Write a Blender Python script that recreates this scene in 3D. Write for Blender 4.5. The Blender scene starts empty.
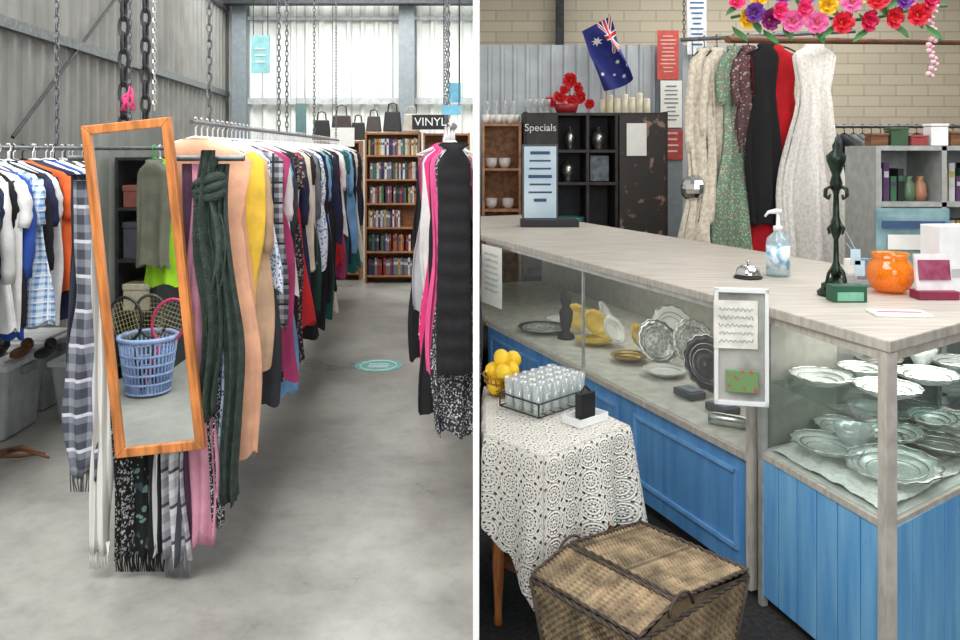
import bpy, bmesh, math, random
from mathutils import Vector, Matrix
R=random.Random(7)
pi=math.pi; sin=math.sin; cos=math.cos
S=bpy.context.scene
S.view_settings.view_transform='Standard'
COL=S.collection
def lin(v):
    v/=255.0
    return v/12.92 if v<=.04045 else ((v+.055)/1.055)**2.4
def C(c): return (lin(c[0]),lin(c[1]),lin(c[2]),1)
# ---------------------------------------------------------------- materials
MC={}
def newmat(name):
    m=bpy.data.materials.new(name); m.use_nodes=True
    nt=m.node_tree; b=nt.nodes['Principled BSDF']
    return m,nt,b
def mat(name,col,rough=.6,metal=0,var=.12,ns=18,bump=0.0,bs=60,stretch=None,col2=None,emis=0,lo=.35,hi=.65,sheen=0):
    if name in MC: return MC[name]
    m,nt,b=newmat(name); N=nt.nodes; L=nt.links
    tc=N.new('ShaderNodeTexCoord'); mp=N.new('ShaderNodeMapping'); L.new(tc.outputs['Object'],mp.inputs[0])
    if stretch: mp.inputs['Scale'].default_value=stretch
    no=N.new('ShaderNodeTexNoise'); no.inputs['Scale'].default_value=ns; no.inputs['Detail'].default_value=5
    L.new(mp.outputs[0],no.inputs[0])
    cr=N.new('ShaderNodeValToRGB'); a=C(col)
    c2=C(col2) if col2 else tuple(max(0,x*(1-var*1.6)) for x in a[:3])+(1,)
    c1=a if col2 else tuple(min(1,x*(1+var*.5)) for x in a[:3])+(1,)
    cr.color_ramp.elements[0].position=lo; cr.color_ramp.elements[1].position=hi
    cr.color_ramp.elements[0].color=c2; cr.color_ramp.elements[1].color=c1
    L.new(no.outputs[0],cr.inputs[0]); L.new(cr.outputs[0],b.inputs['Base Color'])
    b.inputs['Roughness'].default_value=rough; b.inputs['Metallic'].default_value=metal
    if emis:
        L.new(cr.outputs[0],b.inputs['Emission Color']); b.inputs['Emission Strength'].default_value=emis
    if bump:
        n2=N.new('ShaderNodeTexNoise'); n2.inputs['Scale'].default_value=bs; L.new(mp.outputs[0],n2.inputs[0])
        bp=N.new('ShaderNodeBump'); bp.inputs['Strength'].default_value=bump; bp.inputs['Distance'].default_value=.01
        L.new(n2.outputs[0],bp.inputs['Height']); L.new(bp.outputs[0],b.inputs['Normal'])
    MC[name]=m; return m
def mathn(nt,op,a,b=None):
    n=nt.nodes.new('ShaderNodeMath'); n.operation=op
    for i,x in enumerate((a,b)):
        if x is None: continue
        if isinstance(x,(int,float)): n.inputs[i].default_value=x
        else: nt.links.new(x,n.inputs[i])
    return n.outputs[0]
def mixc(nt,f,a,b):
    n=nt.nodes.new('ShaderNodeMix'); n.data_type='RGBA'
    for k,x in ((0,f),(6,a),(7,b)):
        if isinstance(x,(int,float,tuple)): n.inputs[k].default_value=x
        else: nt.links.new(x,n.inputs[k])
    return n.outputs[2]
def patt(name,kind,c1,c2,c3=None,s=12):
    if name in MC: return MC[name]
    m,nt,b=newmat(name); N=nt.nodes; L=nt.links
    tc=N.new('ShaderNodeTexCoord'); sp=N.new('ShaderNodeSeparateXYZ'); L.new(tc.outputs['Object'],sp.inputs[0])
    X,Z=sp.outputs[0],sp.outputs[2]; A,Bc=C(c1),C(c2); D=C(c3 or c2)
    if kind=='plaid':
        fx=mathn(nt,'GREATER_THAN',mathn(nt,'SINE',mathn(nt,'MULTIPLY',X,s*6.28)),.2)
        fz=mathn(nt,'GREATER_THAN',mathn(nt,'SINE',mathn(nt,'MULTIPLY',Z,s*6.28)),.2)
        o=mixc(nt,mathn(nt,'MULTIPLY',mathn(nt,'ADD',fx,fz),.5),A,Bc)
        lx=mathn(nt,'GREATER_THAN',mathn(nt,'SINE',mathn(nt,'MULTIPLY',Z,s*3.14)),.95)
        lz=mathn(nt,'GREATER_THAN',mathn(nt,'SINE',mathn(nt,'MULTIPLY',X,s*3.14)),.95)
        o=mixc(nt,mathn(nt,'MAXIMUM',lx,lz),o,D)
    elif kind=='stripe':
        f=mathn(nt,'GREATER_THAN',mathn(nt,'SINE',mathn(nt,'MULTIPLY',Z,s*6.28)),.1)
        o=mixc(nt,f,A,Bc)
    elif kind=='vstripe':
        f=mathn(nt,'GREATER_THAN',mathn(nt,'SINE',mathn(nt,'MULTIPLY',X,s*6.28)),.1)
        o=mixc(nt,f,A,Bc)
    elif kind=='band':
        f=mathn(nt,'LESS_THAN',mathn(nt,'ABSOLUTE',mathn(nt,'ADD',Z,s)),.035)
        o=mixc(nt,f,A,Bc)
    else:
        nz=N.new('ShaderNodeTexNoise'); nz.inputs['Scale'].default_value=30; L.new(tc.outputs['Object'],nz.inputs[0])
        va=N.new('ShaderNodeVectorMath');va.operation='MULTIPLY_ADD';L.new(nz.outputs['Color'],va.inputs[0]);va.inputs[1].default_value=(.03,.03,.03);L.new(tc.outputs['Object'],va.inputs[2])
        vo=N.new('ShaderNodeTexVoronoi'); vo.inputs['Scale'].default_value=s*1.6; L.new(va.outputs[0],vo.inputs[0])
        f=mathn(nt,'LESS_THAN',vo.outputs['Distance'],.34)
        v2=N.new('ShaderNodeTexVoronoi'); v2.inputs['Scale'].default_value=s*.9; L.new(va.outputs[0],v2.inputs[0])
        f2=mathn(nt,'LESS_THAN',v2.outputs['Distance'],.28)
        o=mixc(nt,f2,mixc(nt,f,A,Bc),D)
    L.new(o,b.inputs['Base Color']); b.inputs['Roughness'].default_value=.85
    MC[name]=m; return m
def glassm(name,tint=(255,255,255),gl=.10,rough=.02,diff=0.0):
    if name in MC: return MC[name]
    m=bpy.data.materials.new(name); m.use_nodes=True; nt=m.node_tree; N=nt.nodes; L=nt.links
    N.remove(N['Principled BSDF']); out=N['Material Output']
    tr=N.new('ShaderNodeBsdfTransparent'); tr.inputs[0].default_value=C(tint)
    g=N.new('ShaderNodeBsdfGlossy'); g.inputs['Roughness'].default_value=rough
    lw=N.new('ShaderNodeLayerWeight'); lw.inputs[0].default_value=.25
    f=mathn(nt,'ADD',mathn(nt,'MULTIPLY',lw.outputs['Facing'],gl*2.5),gl*.5)
    mx=N.new('ShaderNodeMixShader'); L.new(f,mx.inputs[0]); L.new(tr.outputs[0],mx.inputs[1]); L.new(g.outputs[0],mx.inputs[2])
    o=mx.outputs[0]
    if diff:
        d=N.new('ShaderNodeBsdfDiffuse'); d.inputs[0].default_value=C(tint)
        no=N.new('ShaderNodeTexNoise'); no.inputs['Scale'].default_value=40
        m2=N.new('ShaderNodeMixShader'); L.new(mathn(nt,'MULTIPLY',no.outputs[0],diff*2),m2.inputs[0]); L.new(o,m2.inputs[1]); L.new(d.outputs[0],m2.inputs[2]); o=m2.outputs[0]
    L.new(o,out.inputs[0]); MC[name]=m; return m
def cloth(rgb):
    n='cloth_%d_%d_%d'%rgb
    return mat(n,rgb,rough=.9,var=.14,ns=9,bump=.25,bs=120)
# ---------------------------------------------------------------- builder
class B:
    def __init__(s): s.v=[];s.f=[];s.m=[];s.uv=None
    def add(s,vs,fs,mi=0):
        o=len(s.v) if len(vs) else 0
        s.v+= [tuple(v) for v in vs]
        for f in fs: s.f.append(tuple(i+o for i in f)); s.m.append(mi)
        return s
    def box(s,c,d,rz=0,mi=0,M=None):
        vs=[]
        for z in(-.5,.5):
            for x,y in((-.5,-.5),(.5,-.5),(.5,.5),(-.5,.5)):
                p=Vector((x*d[0],y*d[1],z*d[2]))
                if M: p=M@p
                if rz: p=Matrix.Rotation(rz,3,'Z')@p
                vs.append(p+Vector(c))
        return s.add(vs,[(3,2,1,0),(4,5,6,7),(0,1,5,4),(1,2,6,5),(2,3,7,6),(3,0,4,7)],mi)
    def bx(s,x0,x1,y0,y1,z0,z1,mi=0): return s.box(((x0+x1)/2,(y0+y1)/2,(z0+z1)/2),(x1-x0,y1-y0,z1-z0),0,mi)
    def seg(s,p,q,z0,z1,t,mi=0):
        dx,dy=q[0]-p[0],q[1]-p[1]
        return s.box(((p[0]+q[0])/2,(p[1]+q[1])/2,(z0+z1)/2),(math.hypot(dx,dy),t,z1-z0),math.atan2(dy,dx),mi)
    def prism(s,poly,z0,z1,mi=0,top=None):
        n=len(poly); top=top or poly
        vs=[(x,y,z0) for x,y in poly]+[(x,y,z1) for x,y in top]
        fs=[tuple(range(n-1,-1,-1)),tuple(range(n,2*n))]+[(i,(i+1)%n,(i+1)%n+n,i+n) for i in range(n)]
        return s.add(vs,fs,mi)
    def tube(s,pts,r,n=8,mi=0,closed=False,cap=True):
        pts=[Vector(p) for p in pts]; k=len(pts); vs=[]; up=None
        for i,p in enumerate(pts):
            a=pts[i-1] if (i>0 or closed) else p; b=pts[(i+1)%k] if (i<k-1 or closed) else p
            t=(b-a).normalized() if (b-a).length>1e-9 else Vector((0,0,1))
            if up is None:
                up=Vector((0,0,1)) if abs(t.z)<.9 else Vector((1,0,0))
            u=(up-t*up.dot(t))
            u=u.normalized() if u.length>1e-6 else t.orthogonal().normalized()
            up=u; w=t.cross(u); rr=r[i] if isinstance(r,(list,tuple)) else r
            for j in range(n):
                an=2*pi*j/n; vs.append(p+(u*cos(an)+w*sin(an))*rr)
        fs=[]
        for i in range(k if closed else k-1):
            for j in range(n):
                a=i*n+j;b=i*n+(j+1)%n;c=((i+1)%k)*n+(j+1)%n;d=((i+1)%k)*n+j
                fs.append((a,b,c,d))
        if cap and not closed: fs+=[tuple(range(n-1,-1,-1)),tuple(range((k-1)*n,k*n))]
        return s.add(vs,fs,mi)
    def lathe(s,prof,c=(0,0,0),n=24,mi=0,sc=None,M=None):
        vs=[];k=len(prof)
        for (r,z) in prof:
            for j in range(n):
                a=2*pi*j/n; rr=r*(1+(sc(a,r) if sc else 0))
                p=Vector((rr*cos(a),rr*sin(a),z))
                if M: p=M@p
                vs.append(p+Vector(c))
        fs=[(i*n+j,i*n+(j+1)%n,(i+1)*n+(j+1)%n,(i+1)*n+j) for i in range(k-1) for j in range(n)]
        if prof[0][0]>1e-4: fs.append(tuple(range(n-1,-1,-1)))
        if prof[-1][0]>1e-4 : fs.append(tuple(range((k-1)*n,k*n)))
        return s.add(vs,fs,mi)
    def sph(s,c,r,n=12,mi=0,sc=(1,1,1),M=None):
        vs=[];h=n//2
        for i in range(h+1):
            for j in range(n):
                a=2*pi*j/n;b=pi*i/h
                p=Vector((r*sin(b)*cos(a)*sc[0],r*sin(b)*sin(a)*sc[1],r*cos(b)*sc[2]))
                if M: p=M@p
                vs.append(p+Vector(c))
        fs=[(i*n+j,i*n+(j+1)%n,(i+1)*n+(j+1)%n,(i+1)*n+j) for i in range(h) for j in range(n)]
        return s.add(vs,fs,mi)
    def obj(s,name,mats,parent=None,origin='c',smooth=False,bevel=0,recalc=True):
        if not isinstance(mats,(list,tuple)): mats=[mats]
        if origin=='c':
            lo=[min(v[i] for v in s.v) for i in range(3)];hi=[max(v[i] for v in s.v) for i in range(3)]
            origin=Vector([(a+b)/2 for a,b in zip(lo,hi)])
        else: origin=Vector(origin or (0,0,0))
        me=bpy.data.meshes.new(name)
        me.from_pydata([tuple(Vector(v)-origin) for v in s.v],[],s.f)
        for m in mats: me.materials.append(m)
        me.polygons.foreach_set('material_index',s.m)
        if s.uv:
            uvl=me.uv_layers.new(name='UVMap')
            for li,l in enumerate(me.loops): uvl.data[li].uv=s.uv[l.vertex_index]
        if recalc:
            bm=bmesh.new(); bm.from_mesh(me)
            bmesh.ops.recalc_face_normals(bm,faces=bm.faces); bm.to_mesh(me); bm.free()
        if smooth: me.polygons.foreach_set('use_smooth',[True]*len(me.polygons))
        me.update()
        o=bpy.data.objects.new(name,me); COL.objects.link(o); o.location=origin
        if bevel:
            md=o.modifiers.new('bevel','BEVEL'); md.width=bevel; md.segments=2; md.limit_method='ANGLE'
        if parent is not None: adopt(parent,o)
        return o
def adopt(p,o):
    o.parent=p; o.matrix_parent_inverse=p.matrix_basis.inverted()
def tag(o,label,cat,group=None):
    o['label']=label;o['category']=cat
    if group:o['group']=group
    return o
def empty(name,loc,label,cat,group=None):
    e=bpy.data.objects.new(name,None); e.empty_display_size=.05; e.location=loc; COL.objects.link(e)
    return tag(e,label,cat,group)
def struct(o): o['kind']='structure'; return o
def text(s,size,loc,rot,m,parent,name='lettering',ext=.001):
    cu=bpy.data.curves.new('t','FONT'); cu.body=s; cu.size=size; cu.extrude=ext; cu.align_x='CENTER'; cu.align_y='CENTER'
    t=bpy.data.objects.new('tmp',cu); COL.objects.link(t); bpy.context.view_layer.update()
    dg=bpy.context.evaluated_depsgraph_get(); me=bpy.data.meshes.new_from_object(t.evaluated_get(dg)); bpy.data.objects.remove(t)
    me.materials.clear(); me.materials.append(m)
    o=bpy.data.objects.new(name,me); COL.objects.link(o); o.location=loc; o.rotation_euler=rot
    if parent is not None: adopt(parent,o)
    return o
# ---------------------------------------------------------------- common mats
white=mat('white_plastic',(236,238,238),.4,var=.04)
black=mat('black_plastic',(24,24,26),.5,var=.2)
steel=mat('galvanised_steel',(120,124,126),.4,metal=.8,var=.2,ns=30)
dsteel=mat('dark_steel',(62,64,66),.5,metal=.7,var=.2)
chrome=mat('chrome',(200,200,200),.15,metal=1,var=.05)
paper=mat('white_paper',(238,238,232),.8,var=.03)
pine=mat('orange_pine',(206,128,68),.45,var=.3,ns=6,stretch=(8,8,1))
brownwood=mat('brown_wood',(120,78,50),.6,var=.3,ns=8,stretch=(1,1,6))
shelfwood=mat('light_brown_wood',(172,120,80),.6,var=.25,ns=8,stretch=(1,1,6))
darkwood=mat('dark_wood',(52,44,42),.55,var=.35,ns=9)
glass=glassm('pane_glass',(246,250,249),.05)
# ================================================================= SETTING
def WX(y): return -3.64+.1*(11.5-y)
concrete,nt,b=newmat('polished_concrete')
N=nt.nodes;L=nt.links
tc=N.new('ShaderNodeTexCoord')
n1=N.new('ShaderNodeTexNoise');n1.inputs['Scale'].default_value=.8;n1.inputs['Detail'].default_value=8;n1.inputs['Roughness'].default_value=.66;L.new(tc.outputs['Object'],n1.inputs[0])
n2=N.new('ShaderNodeTexNoise');n2.inputs['Scale'].default_value=14;n2.inputs['Detail'].default_value=9;n2.inputs['Roughness'].default_value=.75;L.new(tc.outputs['Object'],n2.inputs[0])
r1=N.new('ShaderNodeValToRGB');r1.color_ramp.elements[0].position=.34;r1.color_ramp.elements[1].position=.62
r1.color_ramp.elements[0].color=C((122,121,116));r1.color_ramp.elements[1].color=C((168,167,160));L.new(n1.outputs[0],r1.inputs[0])
r2=N.new('ShaderNodeValToRGB');r2.color_ramp.elements[0].position=.38;r2.color_ramp.elements[1].position=.52
r2.color_ramp.elements[0].color=(.78,.77,.74,1);r2.color_ramp.elements[1].color=(1,1,1,1);L.new(n2.outputs[0],r2.inputs[0])
mm=N.new('ShaderNodeMix');mm.data_type='RGBA';mm.blend_type='MULTIPLY';mm.inputs[0].default_value=.55
L.new(r1.outputs[0],mm.inputs[6]);L.new(r2.outputs[0],mm.inputs[7]);L.new(mm.outputs[2],b.inputs['Base Color'])
L.new(mathn(nt,'ADD',mathn(nt,'MULTIPLY',n1.outputs[0],.4),.12),b.inputs['Roughness'])
struct(B().prism([(-2.1,-3),(-.01,-3),(-.01,11.5),(-3.7,11.5)],-.1,0).obj('floor',concrete,origin=(0,0,0)))
carpet=mat('dark_carpet',(52,50,48),.95,var=.3,ns=60,bump=.3,col2=(30,30,32))
struct(B().bx(-.01,6.2,-3,9,-.1,0).obj('floor',carpet,origin=(0,0,0)))
def corr(name,p,q,z0,z1,pitch,depth,m):
    p=Vector(p);q=Vector(q);d=(q-p);Ln=d.length;d.normalize();nn=Vector((-d.y,d.x))
    pr=[];t=0
    while t<Ln:
        for a,o in((0,0),(.55,0),(.68,1),(.87,1)):
            pr.append(p+d*min(Ln,t+a*pitch)+nn*o*depth)
        t+=pitch
    vs=[(a.x,a.y,z0) for a in pr]+[(a.x,a.y,z1) for a in pr];n=len(pr)
    bb=B().add(vs,[(i,i+1,i+1+n,i+n) for i in range(n-1)])
    return struct(bb.obj(name,m,origin=(0,0,0),recalc=False))
wallgrey=mat('grey_sheet_metal',(124,124,119),.5,metal=.05,var=.12,ns=3)
wallwhite=mat('pale_sheet_metal',(222,226,220),.5,var=.06,ns=2)
corr('wall_left',(WX(-3),-3),(WX(11.5),11.5),0,4.6,.2,-.03,wallgrey)
corr('wall_back',(-3.64,11.5),(-.02,11.5),0,4.6,.2,-.045,wallwhite)
struct(B().bx(-.0175,-.0025,2.0,11.5,0,4.6).obj('wall_divider',mat('divider_white',(254,254,254),.8,var=0)))
corr('wall_front',(-2.3,-3),(6.2,-3),0,4.6,.2,.03,wallgrey)
brick,nt,b=newmat('cream_brick');N=nt.nodes;L=nt.links
tc=N.new('ShaderNodeTexCoord');mp=N.new('ShaderNodeMapping');mp.inputs['Rotation'].default_value=(pi/2,0,0);L.new(tc.outputs['Object'],mp.inputs[0])
bt=N.new('ShaderNodeTexBrick');bt.inputs['Color1'].default_value=C((200,190,168));bt.inputs['Color2'].default_value=C((190,180,158));bt.inputs['Mortar'].default_value=C((168,158,140))
bt.inputs['Scale'].default_value=1;bt.inputs['Brick Width'].default_value=.36;bt.inputs['Row Height'].default_value=.12;bt.inputs['Mortar Size'].default_value=.007
L.new(mp.outputs[0],bt.inputs[0]);L.new(bt.outputs[0],b.inputs['Base Color']);b.inputs['Roughness'].default_value=.7
struct(B().bx(0,6.2,9,9.2,0,4.6).obj('wall_rear',brick,origin=(0,0,0)))
struct(B().bx(6.2,6.35,-3,9.2,0,4.6).obj('wall_right',mat('beige_paint',(190,180,162),.7)))
bluegrey=mat('bluegrey_paint',(128,138,142),.5,var=.08)
def ibeam(x,y,w=.2,z=4.6):
    b=B().bx(x-w/2,x+w/2,y-.09,y-.07,0,z).bx(x-w/2,x+w/2,y+.07,y+.09,0,z).bx(x-.01,x+.01,y-.07,y+.07,0,z)
    return struct(b.obj('trim_1',bluegrey))
ibeam(-3.38,11.3);ibeam(-1.03,11.3,.22)
for z in(2.3,3.5):
    b=B().seg((WX(-2.9)+.05,-2.9),(WX(11.3)+.06,11.3),z,z+.07,.05)
    struct(b.obj('trim_2',steel))
for z,h in((2.2,.09),(3.4,.05)):
    struct(B().bx(-3.3,-.05,11.36,11.41,z,z+h).obj('trim_3',mat('pale_steel',(180,186,186),.5)))
struct(B().bx(-3.9,-.03,10.9,11.1,3.55,3.75).obj('trim_4',dsteel))
struct(B().tube([(WX(5)+.07,5.0,1.63),(WX(6.9)+.07,6.9,2.9),(WX(8.8)+.07,8.8,4.1)],.012).obj('trim_5',dsteel))
silv=mat('silver_sheet',(186,192,196),.4,metal=.15,var=.1,ns=4)
corr('wall_partition',(0.0,7.62),(2.75,7.62),0,2.55,.12,-.02,silv)
struct(B().bx(1.74,1.9,7.5,7.6,0,2.6).obj('trim_6',bluegrey))
struct(B().bx(.85,.93,8.85,8.98,0,4.6).obj('trim_7',dsteel))
# ================================================================= CHAINS AND RAILS
def chain(x,y,z0,z1,w,m,label):
    b=B();p=w*1.5;z=z0+p/2;k=0;r=w*.17
    while z<z1:
        pts=[]
        for j in range(10):
            a=2*pi*j/10;u=cos(a)*w*.42;v=sin(a)*p*.66
            pts.append((x+(u if k%2 else 0),y+(0 if k%2 else u),z+v))
        b.tube(pts,r,5,closed=True);z+=p;k+=1
    o=b.obj('chain',m);return tag(o,label,'chain','chains hanging from the roof')
gl='galvanised steel chain hanging down to a clothes rail'
def cx(y): return -1.08-.08*(y-3)
def lx(y): return -2.25-.08*(y-4)
def rx(y): return -.10-.05*(y-3.1)
RZc=1.655
chain(-1.30,2.92,1.55,4.3,.04,dsteel,'heavy dark chain holding up the mirror and scarf rail')
chain(-1.25,2.99,1.64,4.3,.036,dsteel,'heavy dark chain beside the mirror chain')
chain(-1.14,2.80,1.69,4.3,.012,chrome,'thin bright chain holding the pine-framed mirror')
for y in(4.3,5.4): chain(lx(y),y,1.57,4.3,.026,steel,gl)
for y in(3.25,4.9,5.2,6.6,8.4): chain(cx(y),y,RZc+.01,4.3,.022,steel,gl)
for y in(5.2,6.5,8.4): chain(rx(y),y,1.66,4.3,.022,steel,gl)
def rail(p,q,r,label):
    return tag(B().tube([p,q],r,12).obj('clothes_rail',steel,smooth=False),label,'clothes rail')
rail((cx(3.0),3.0,RZc),(cx(8.7),8.7,RZc),.009,'long steel clothes rail packed with garments over the aisle')
rail((lx(3.1),3.1,1.56),(lx(5.5),5.5,1.56),.011,'steel clothes rail of shirts by the sheet metal wall')
rail((rx(3.05),3.05,1.64),(rx(8.7),8.7,1.64),.011,'steel clothes rail packed with tops and jackets')
rail((-1.5,2.92,1.52),(-.86,2.92,1.52),.011,'short steel crossbar carrying scarves behind the mirror')
# ================================================================= GARMENTS
def gbody(hw,Ln,ht,style,seed):
    r=random.Random(seed);b=B();n=40
    ph=[r.uniform(0,6.28) for _ in range(5)];lean=r.uniform(-.035,.035);fa=1.25
    if style in('trouser','skirt'):
        rows=[(-.11,hw*.72,.018),(-.13,hw*.78,.03)]; fl=.8 if style=='trouser' else 1.05
    else:
        rows=[(-.06,.045,.014),(-.07,.06,.026),(-.09,hw*.45,.034),(-.12,hw*.82,.036),(-.15,hw*.96,ht*.8)]
        fl={'shirt':1.0,'jacket':1.02,'dress':1.12,'gown':1.75,'puffer':1.0}.get(style,1)
        if style=='dress': rows.append((-.38,hw*.8,ht*.8))
        if style=='gown': rows.append((-.36,hw*.72,ht*.8));fa=2.0;n=60
    z0=rows[-1][0];w0=rows[-1][1];k=16 if style!='puffer' else 44
    pw=.6 if style!='gown' else 1.0
    for i in range(1,k+1):
        t=i/k; q=1
        if style=='puffer': q=.82+.3*abs(sin(t*pi*11))
        rows.append((z0+(-Ln-z0)*t,(w0+(hw*fl-w0)*t**pw)*(.9+.1*q),ht*(.85+(.3 if style!='gown' else 1.3)*t)*q))
    for (z,w,t) in rows:
        v=min(1,max(0,(-z-.1)/.5))
        if style=='puffer': v*=.2
        for j in range(n):
            a=2*pi*j/n;ca,sa=cos(a),sin(a)
            x=w*math.copysign(abs(ca)**.8,ca)
            fold=.5*sin(6*a+ph[0]+z*1.3)+.35*sin(11*a+ph[1]-z*2)
            if style=='gown': fold=.7*sin(13*a+ph[0]+z)+.4*sin(7*a+ph[1])
            y=t*sa*(1+v*fold)+v*.012*fa*sin(x*28+ph[2]+z*3)
            x+=v*.018*sin(z*7+ph[3])*ca+v*.008*fa*fold+lean*v*v
            zz=z+(v*.014*sin(5*a+ph[4]) if z<-.5*Ln else 0)
            b.v.append((x,y,zz))
    K=len(rows)
    b.add([],[(i*n+j,i*n+(j+1)%n,(i+1)*n+(j+1)%n,(i+1)*n+j) for i in range(K-1) for j in range(n)])
    b.add([],[tuple(range(n))])
    return b
def sleeve(side,hw,ln,seed):
    b=B();pts=[];rad=[]
    for i in range(9):
        t=i/8
        pts.append((side*(hw*.86+.02*sin(t*2.2)),.012*sin(t*4+seed),-.145-ln*t)); rad.append((.022+.012*min(1,t*3))*(1-.25*t)*(1+.12*sin(t*19+seed)))
    return b.tube(pts,rad,10)
HANG={}
def hanger(x,y,z,rz,hw,m,group):
    key=(round(hw,1),m.name)
    if key not in HANG:
        b=B();w=hw*.8
        pts=[(.0,0,-.062),(0,0,-.03)]+[( .019*cos(a),0,.019*sin(a)) for a in [-pi/2+pi/6*i for i in range(8)]]
        pts=[(p[1],p[0],p[2]) for p in pts]
        b.tube(pts,.0032,6)
        b.tube([(-w,0,-.120),(-w*.5,0,-.080),(0,0,-.055),(w*.5,0,-.080),(w,0,-.120)],[.004,.006,.006,.006,.004],8)
        b.tube([(-w,0,-.120),(0,0,-.13),(w,0,-.120)],.004,6)
        HANG[key]=b.obj('clothes_hanger',m,origin=(0,0,0),smooth=True); o=HANG[key]
    else:
        o=HANG[key].copy(); COL.objects.link(o)
    o.location=(x,y,z);o.rotation_euler=(0,0,rz)
    return tag(o,('black' if m is black else 'white' if m is white else 'green')+' plastic clothes hanger hooked over the steel rail','hanger',group)
NM={'shirt':'shirt','jacket':'jacket','dress':'dress','trouser':'trousers','skirt':'skirt','gown':'dress','puffer':'jacket'}
def garment(x,y,z,rz,hw,Ln,ht,m,style,seed,label,group,sl=0,hm=None):
    b=gbody(hw,Ln,ht,style,seed)
    o=b.obj(NM[style],m,origin=(0,0,0),smooth=True,recalc=False)
    o.location=(x,y,z);o.rotation_euler=(0,0,rz)
    if sl:
        for sd in(-1,1):
            k=sleeve(sd,hw,sl,seed).obj('sleeve',m,origin=(0,0,0),smooth=True); k.parent=o
    tag(o,label,NM[style],group)
    hanger(x,y,z,rz,hw,hm or white,group+' hangers')
    return o
cl={'peach':(220,166,134),'mustard yellow':(236,196,70),'tan':(190,160,130),'black':(24,24,28),'navy':(30,38,72),'white':(232,232,230),
'magenta':(176,62,110),'sky blue':(120,170,214),'red':(200,40,44),'dark green':(30,70,58),'grey':(110,112,116),'charcoal':(54,56,62),
'teal':(26,100,94),'cream':(222,212,190),'royal blue':(40,78,164),'pink':(232,90,150),'pale pink':(226,168,176),'orange':(232,100,44),'maroon':(100,30,44),'brown':(96,70,56),'hot pink':(236,60,130),'light grey':(176,180,184),'purple':(92,60,110),'lime green':(160,215,40),'taupe':(112,112,98)}
P={'blue and white patterned':patt('p_bluewhite','floral',(225,232,240),(70,110,170),(110,150,200),40),
'dark paisley':patt('p_paisley','floral',(30,30,40),(150,130,120),(110,60,70),36),
'grey plaid':patt('p_gplaid','plaid',(70,72,78),(170,172,176),(30,30,34),22),
'blue check':patt('p_bcheck','plaid',(215,230,242),(90,140,190),(240,240,240),34),
'black with white band':patt('p_band','band',(20,20,24),(230,230,230),None,1.08),
'red and white striped':patt('p_rstripe','stripe',(225,225,225),(200,50,50),None,24),
'grey striped':patt('p_gstripe','vstripe',(200,200,205),(60,60,70),None,30),
'pink floral':patt('p_pink','floral',(230,80,140),(245,210,220),(60,40,60),30),
'navy striped':patt('p_nstripe','stripe',(24,30,60),(220,220,225),None,30),
'black and white speckled':patt('p_speck','floral',(40,40,46),(200,200,200),(120,120,126),60),
'multicolour floral':patt('p_multi','floral',(70,64,76),(170,80,100),(90,120,140),34)}
def gm(n): return P[n] if n in P else cloth(cl[n])
ctr=[('peach','dress',1.27),('peach','trouser',1.22),('mustard yellow','shirt',.80),('tan','jacket',1.0),('blue and white patterned','shirt',.7),('charcoal','dress',1.2),('grey plaid','shirt',.9),
('dark paisley','dress',1.15),('magenta','dress',1.18),('white','shirt',.8),('sky blue','dress',1.3),('black with white band','dress',1.26),('charcoal','jacket',1.0),('dark paisley','dress',1.2),('grey striped','shirt',.9),('red','dress',1.05),('black','trouser',1.25),('navy','jacket',.9),('cream','shirt',.8),
('black','dress',1.2),('white','shirt',.8),('grey','jacket',.9),('dark green','dress',1.1),('blue and white patterned','shirt',.85),('black','dress',1.25),('royal blue','shirt',.8),('black','jacket',1.1)]
far=['black','white','red','navy','teal','black','charcoal','grey','dark green','magenta','black','cream','black','sky blue','maroon','teal','dark green','black','light grey','black','teal','navy']
i=0;y=3.05
angc=math.atan(.08)
while y<8.55:
    if i<len(ctr): nm,st,ln=ctr[i]
    else:
        nm=far[(i*7)%len(far)];st=R.choice(['dress','shirt','jacket','trouser','dress']);ln={'dress':1.22,'shirt':.85,'jacket':1.0,'trouser':1.2}[st]+R.uniform(-.12,.08)
    s=.38 if st in('jacket',) else (.3 if st=='shirt' and i%2 else (0.16 if st=='dress' and i%3==1 else 0))
    garment(cx(y),y,RZc,angc+R.uniform(-.15,.15),R.uniform(.215,.265),ln,.035,gm(nm),st,i+1,f'{nm} {NM[st]} on a hanger in a packed rail','garments on the aisle rail',s)
    i+=1;y+=.085 if y<6 else .105
lft=['navy','charcoal','blue check','navy','white','black','white','royal blue','navy','blue check','black','navy','white','light grey','black','orange','navy','white','blue check','royal blue','black','white','navy','navy striped','grey','black','white','charcoal','navy','red and white striped','black','light grey','navy','white','navy','black','royal blue','white','navy','black','blue check']
y=3.15
for i,nm in enumerate(lft):
    st='jacket' if i%9==8 else 'shirt'
    garment(lx(y)+R.uniform(-.03,.03),y,1.56,angc+R.uniform(-.25,.15),R.uniform(.20,.25),.8+R.uniform(-.1,.08),.019,gm(nm),st,100+i,f'{nm} {NM[st]} on a hanger near the metal wall','shirts on the wall-side rail',(.2,.42,.22)[i%3],white if i%3 else black)
    y+=.053
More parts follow.
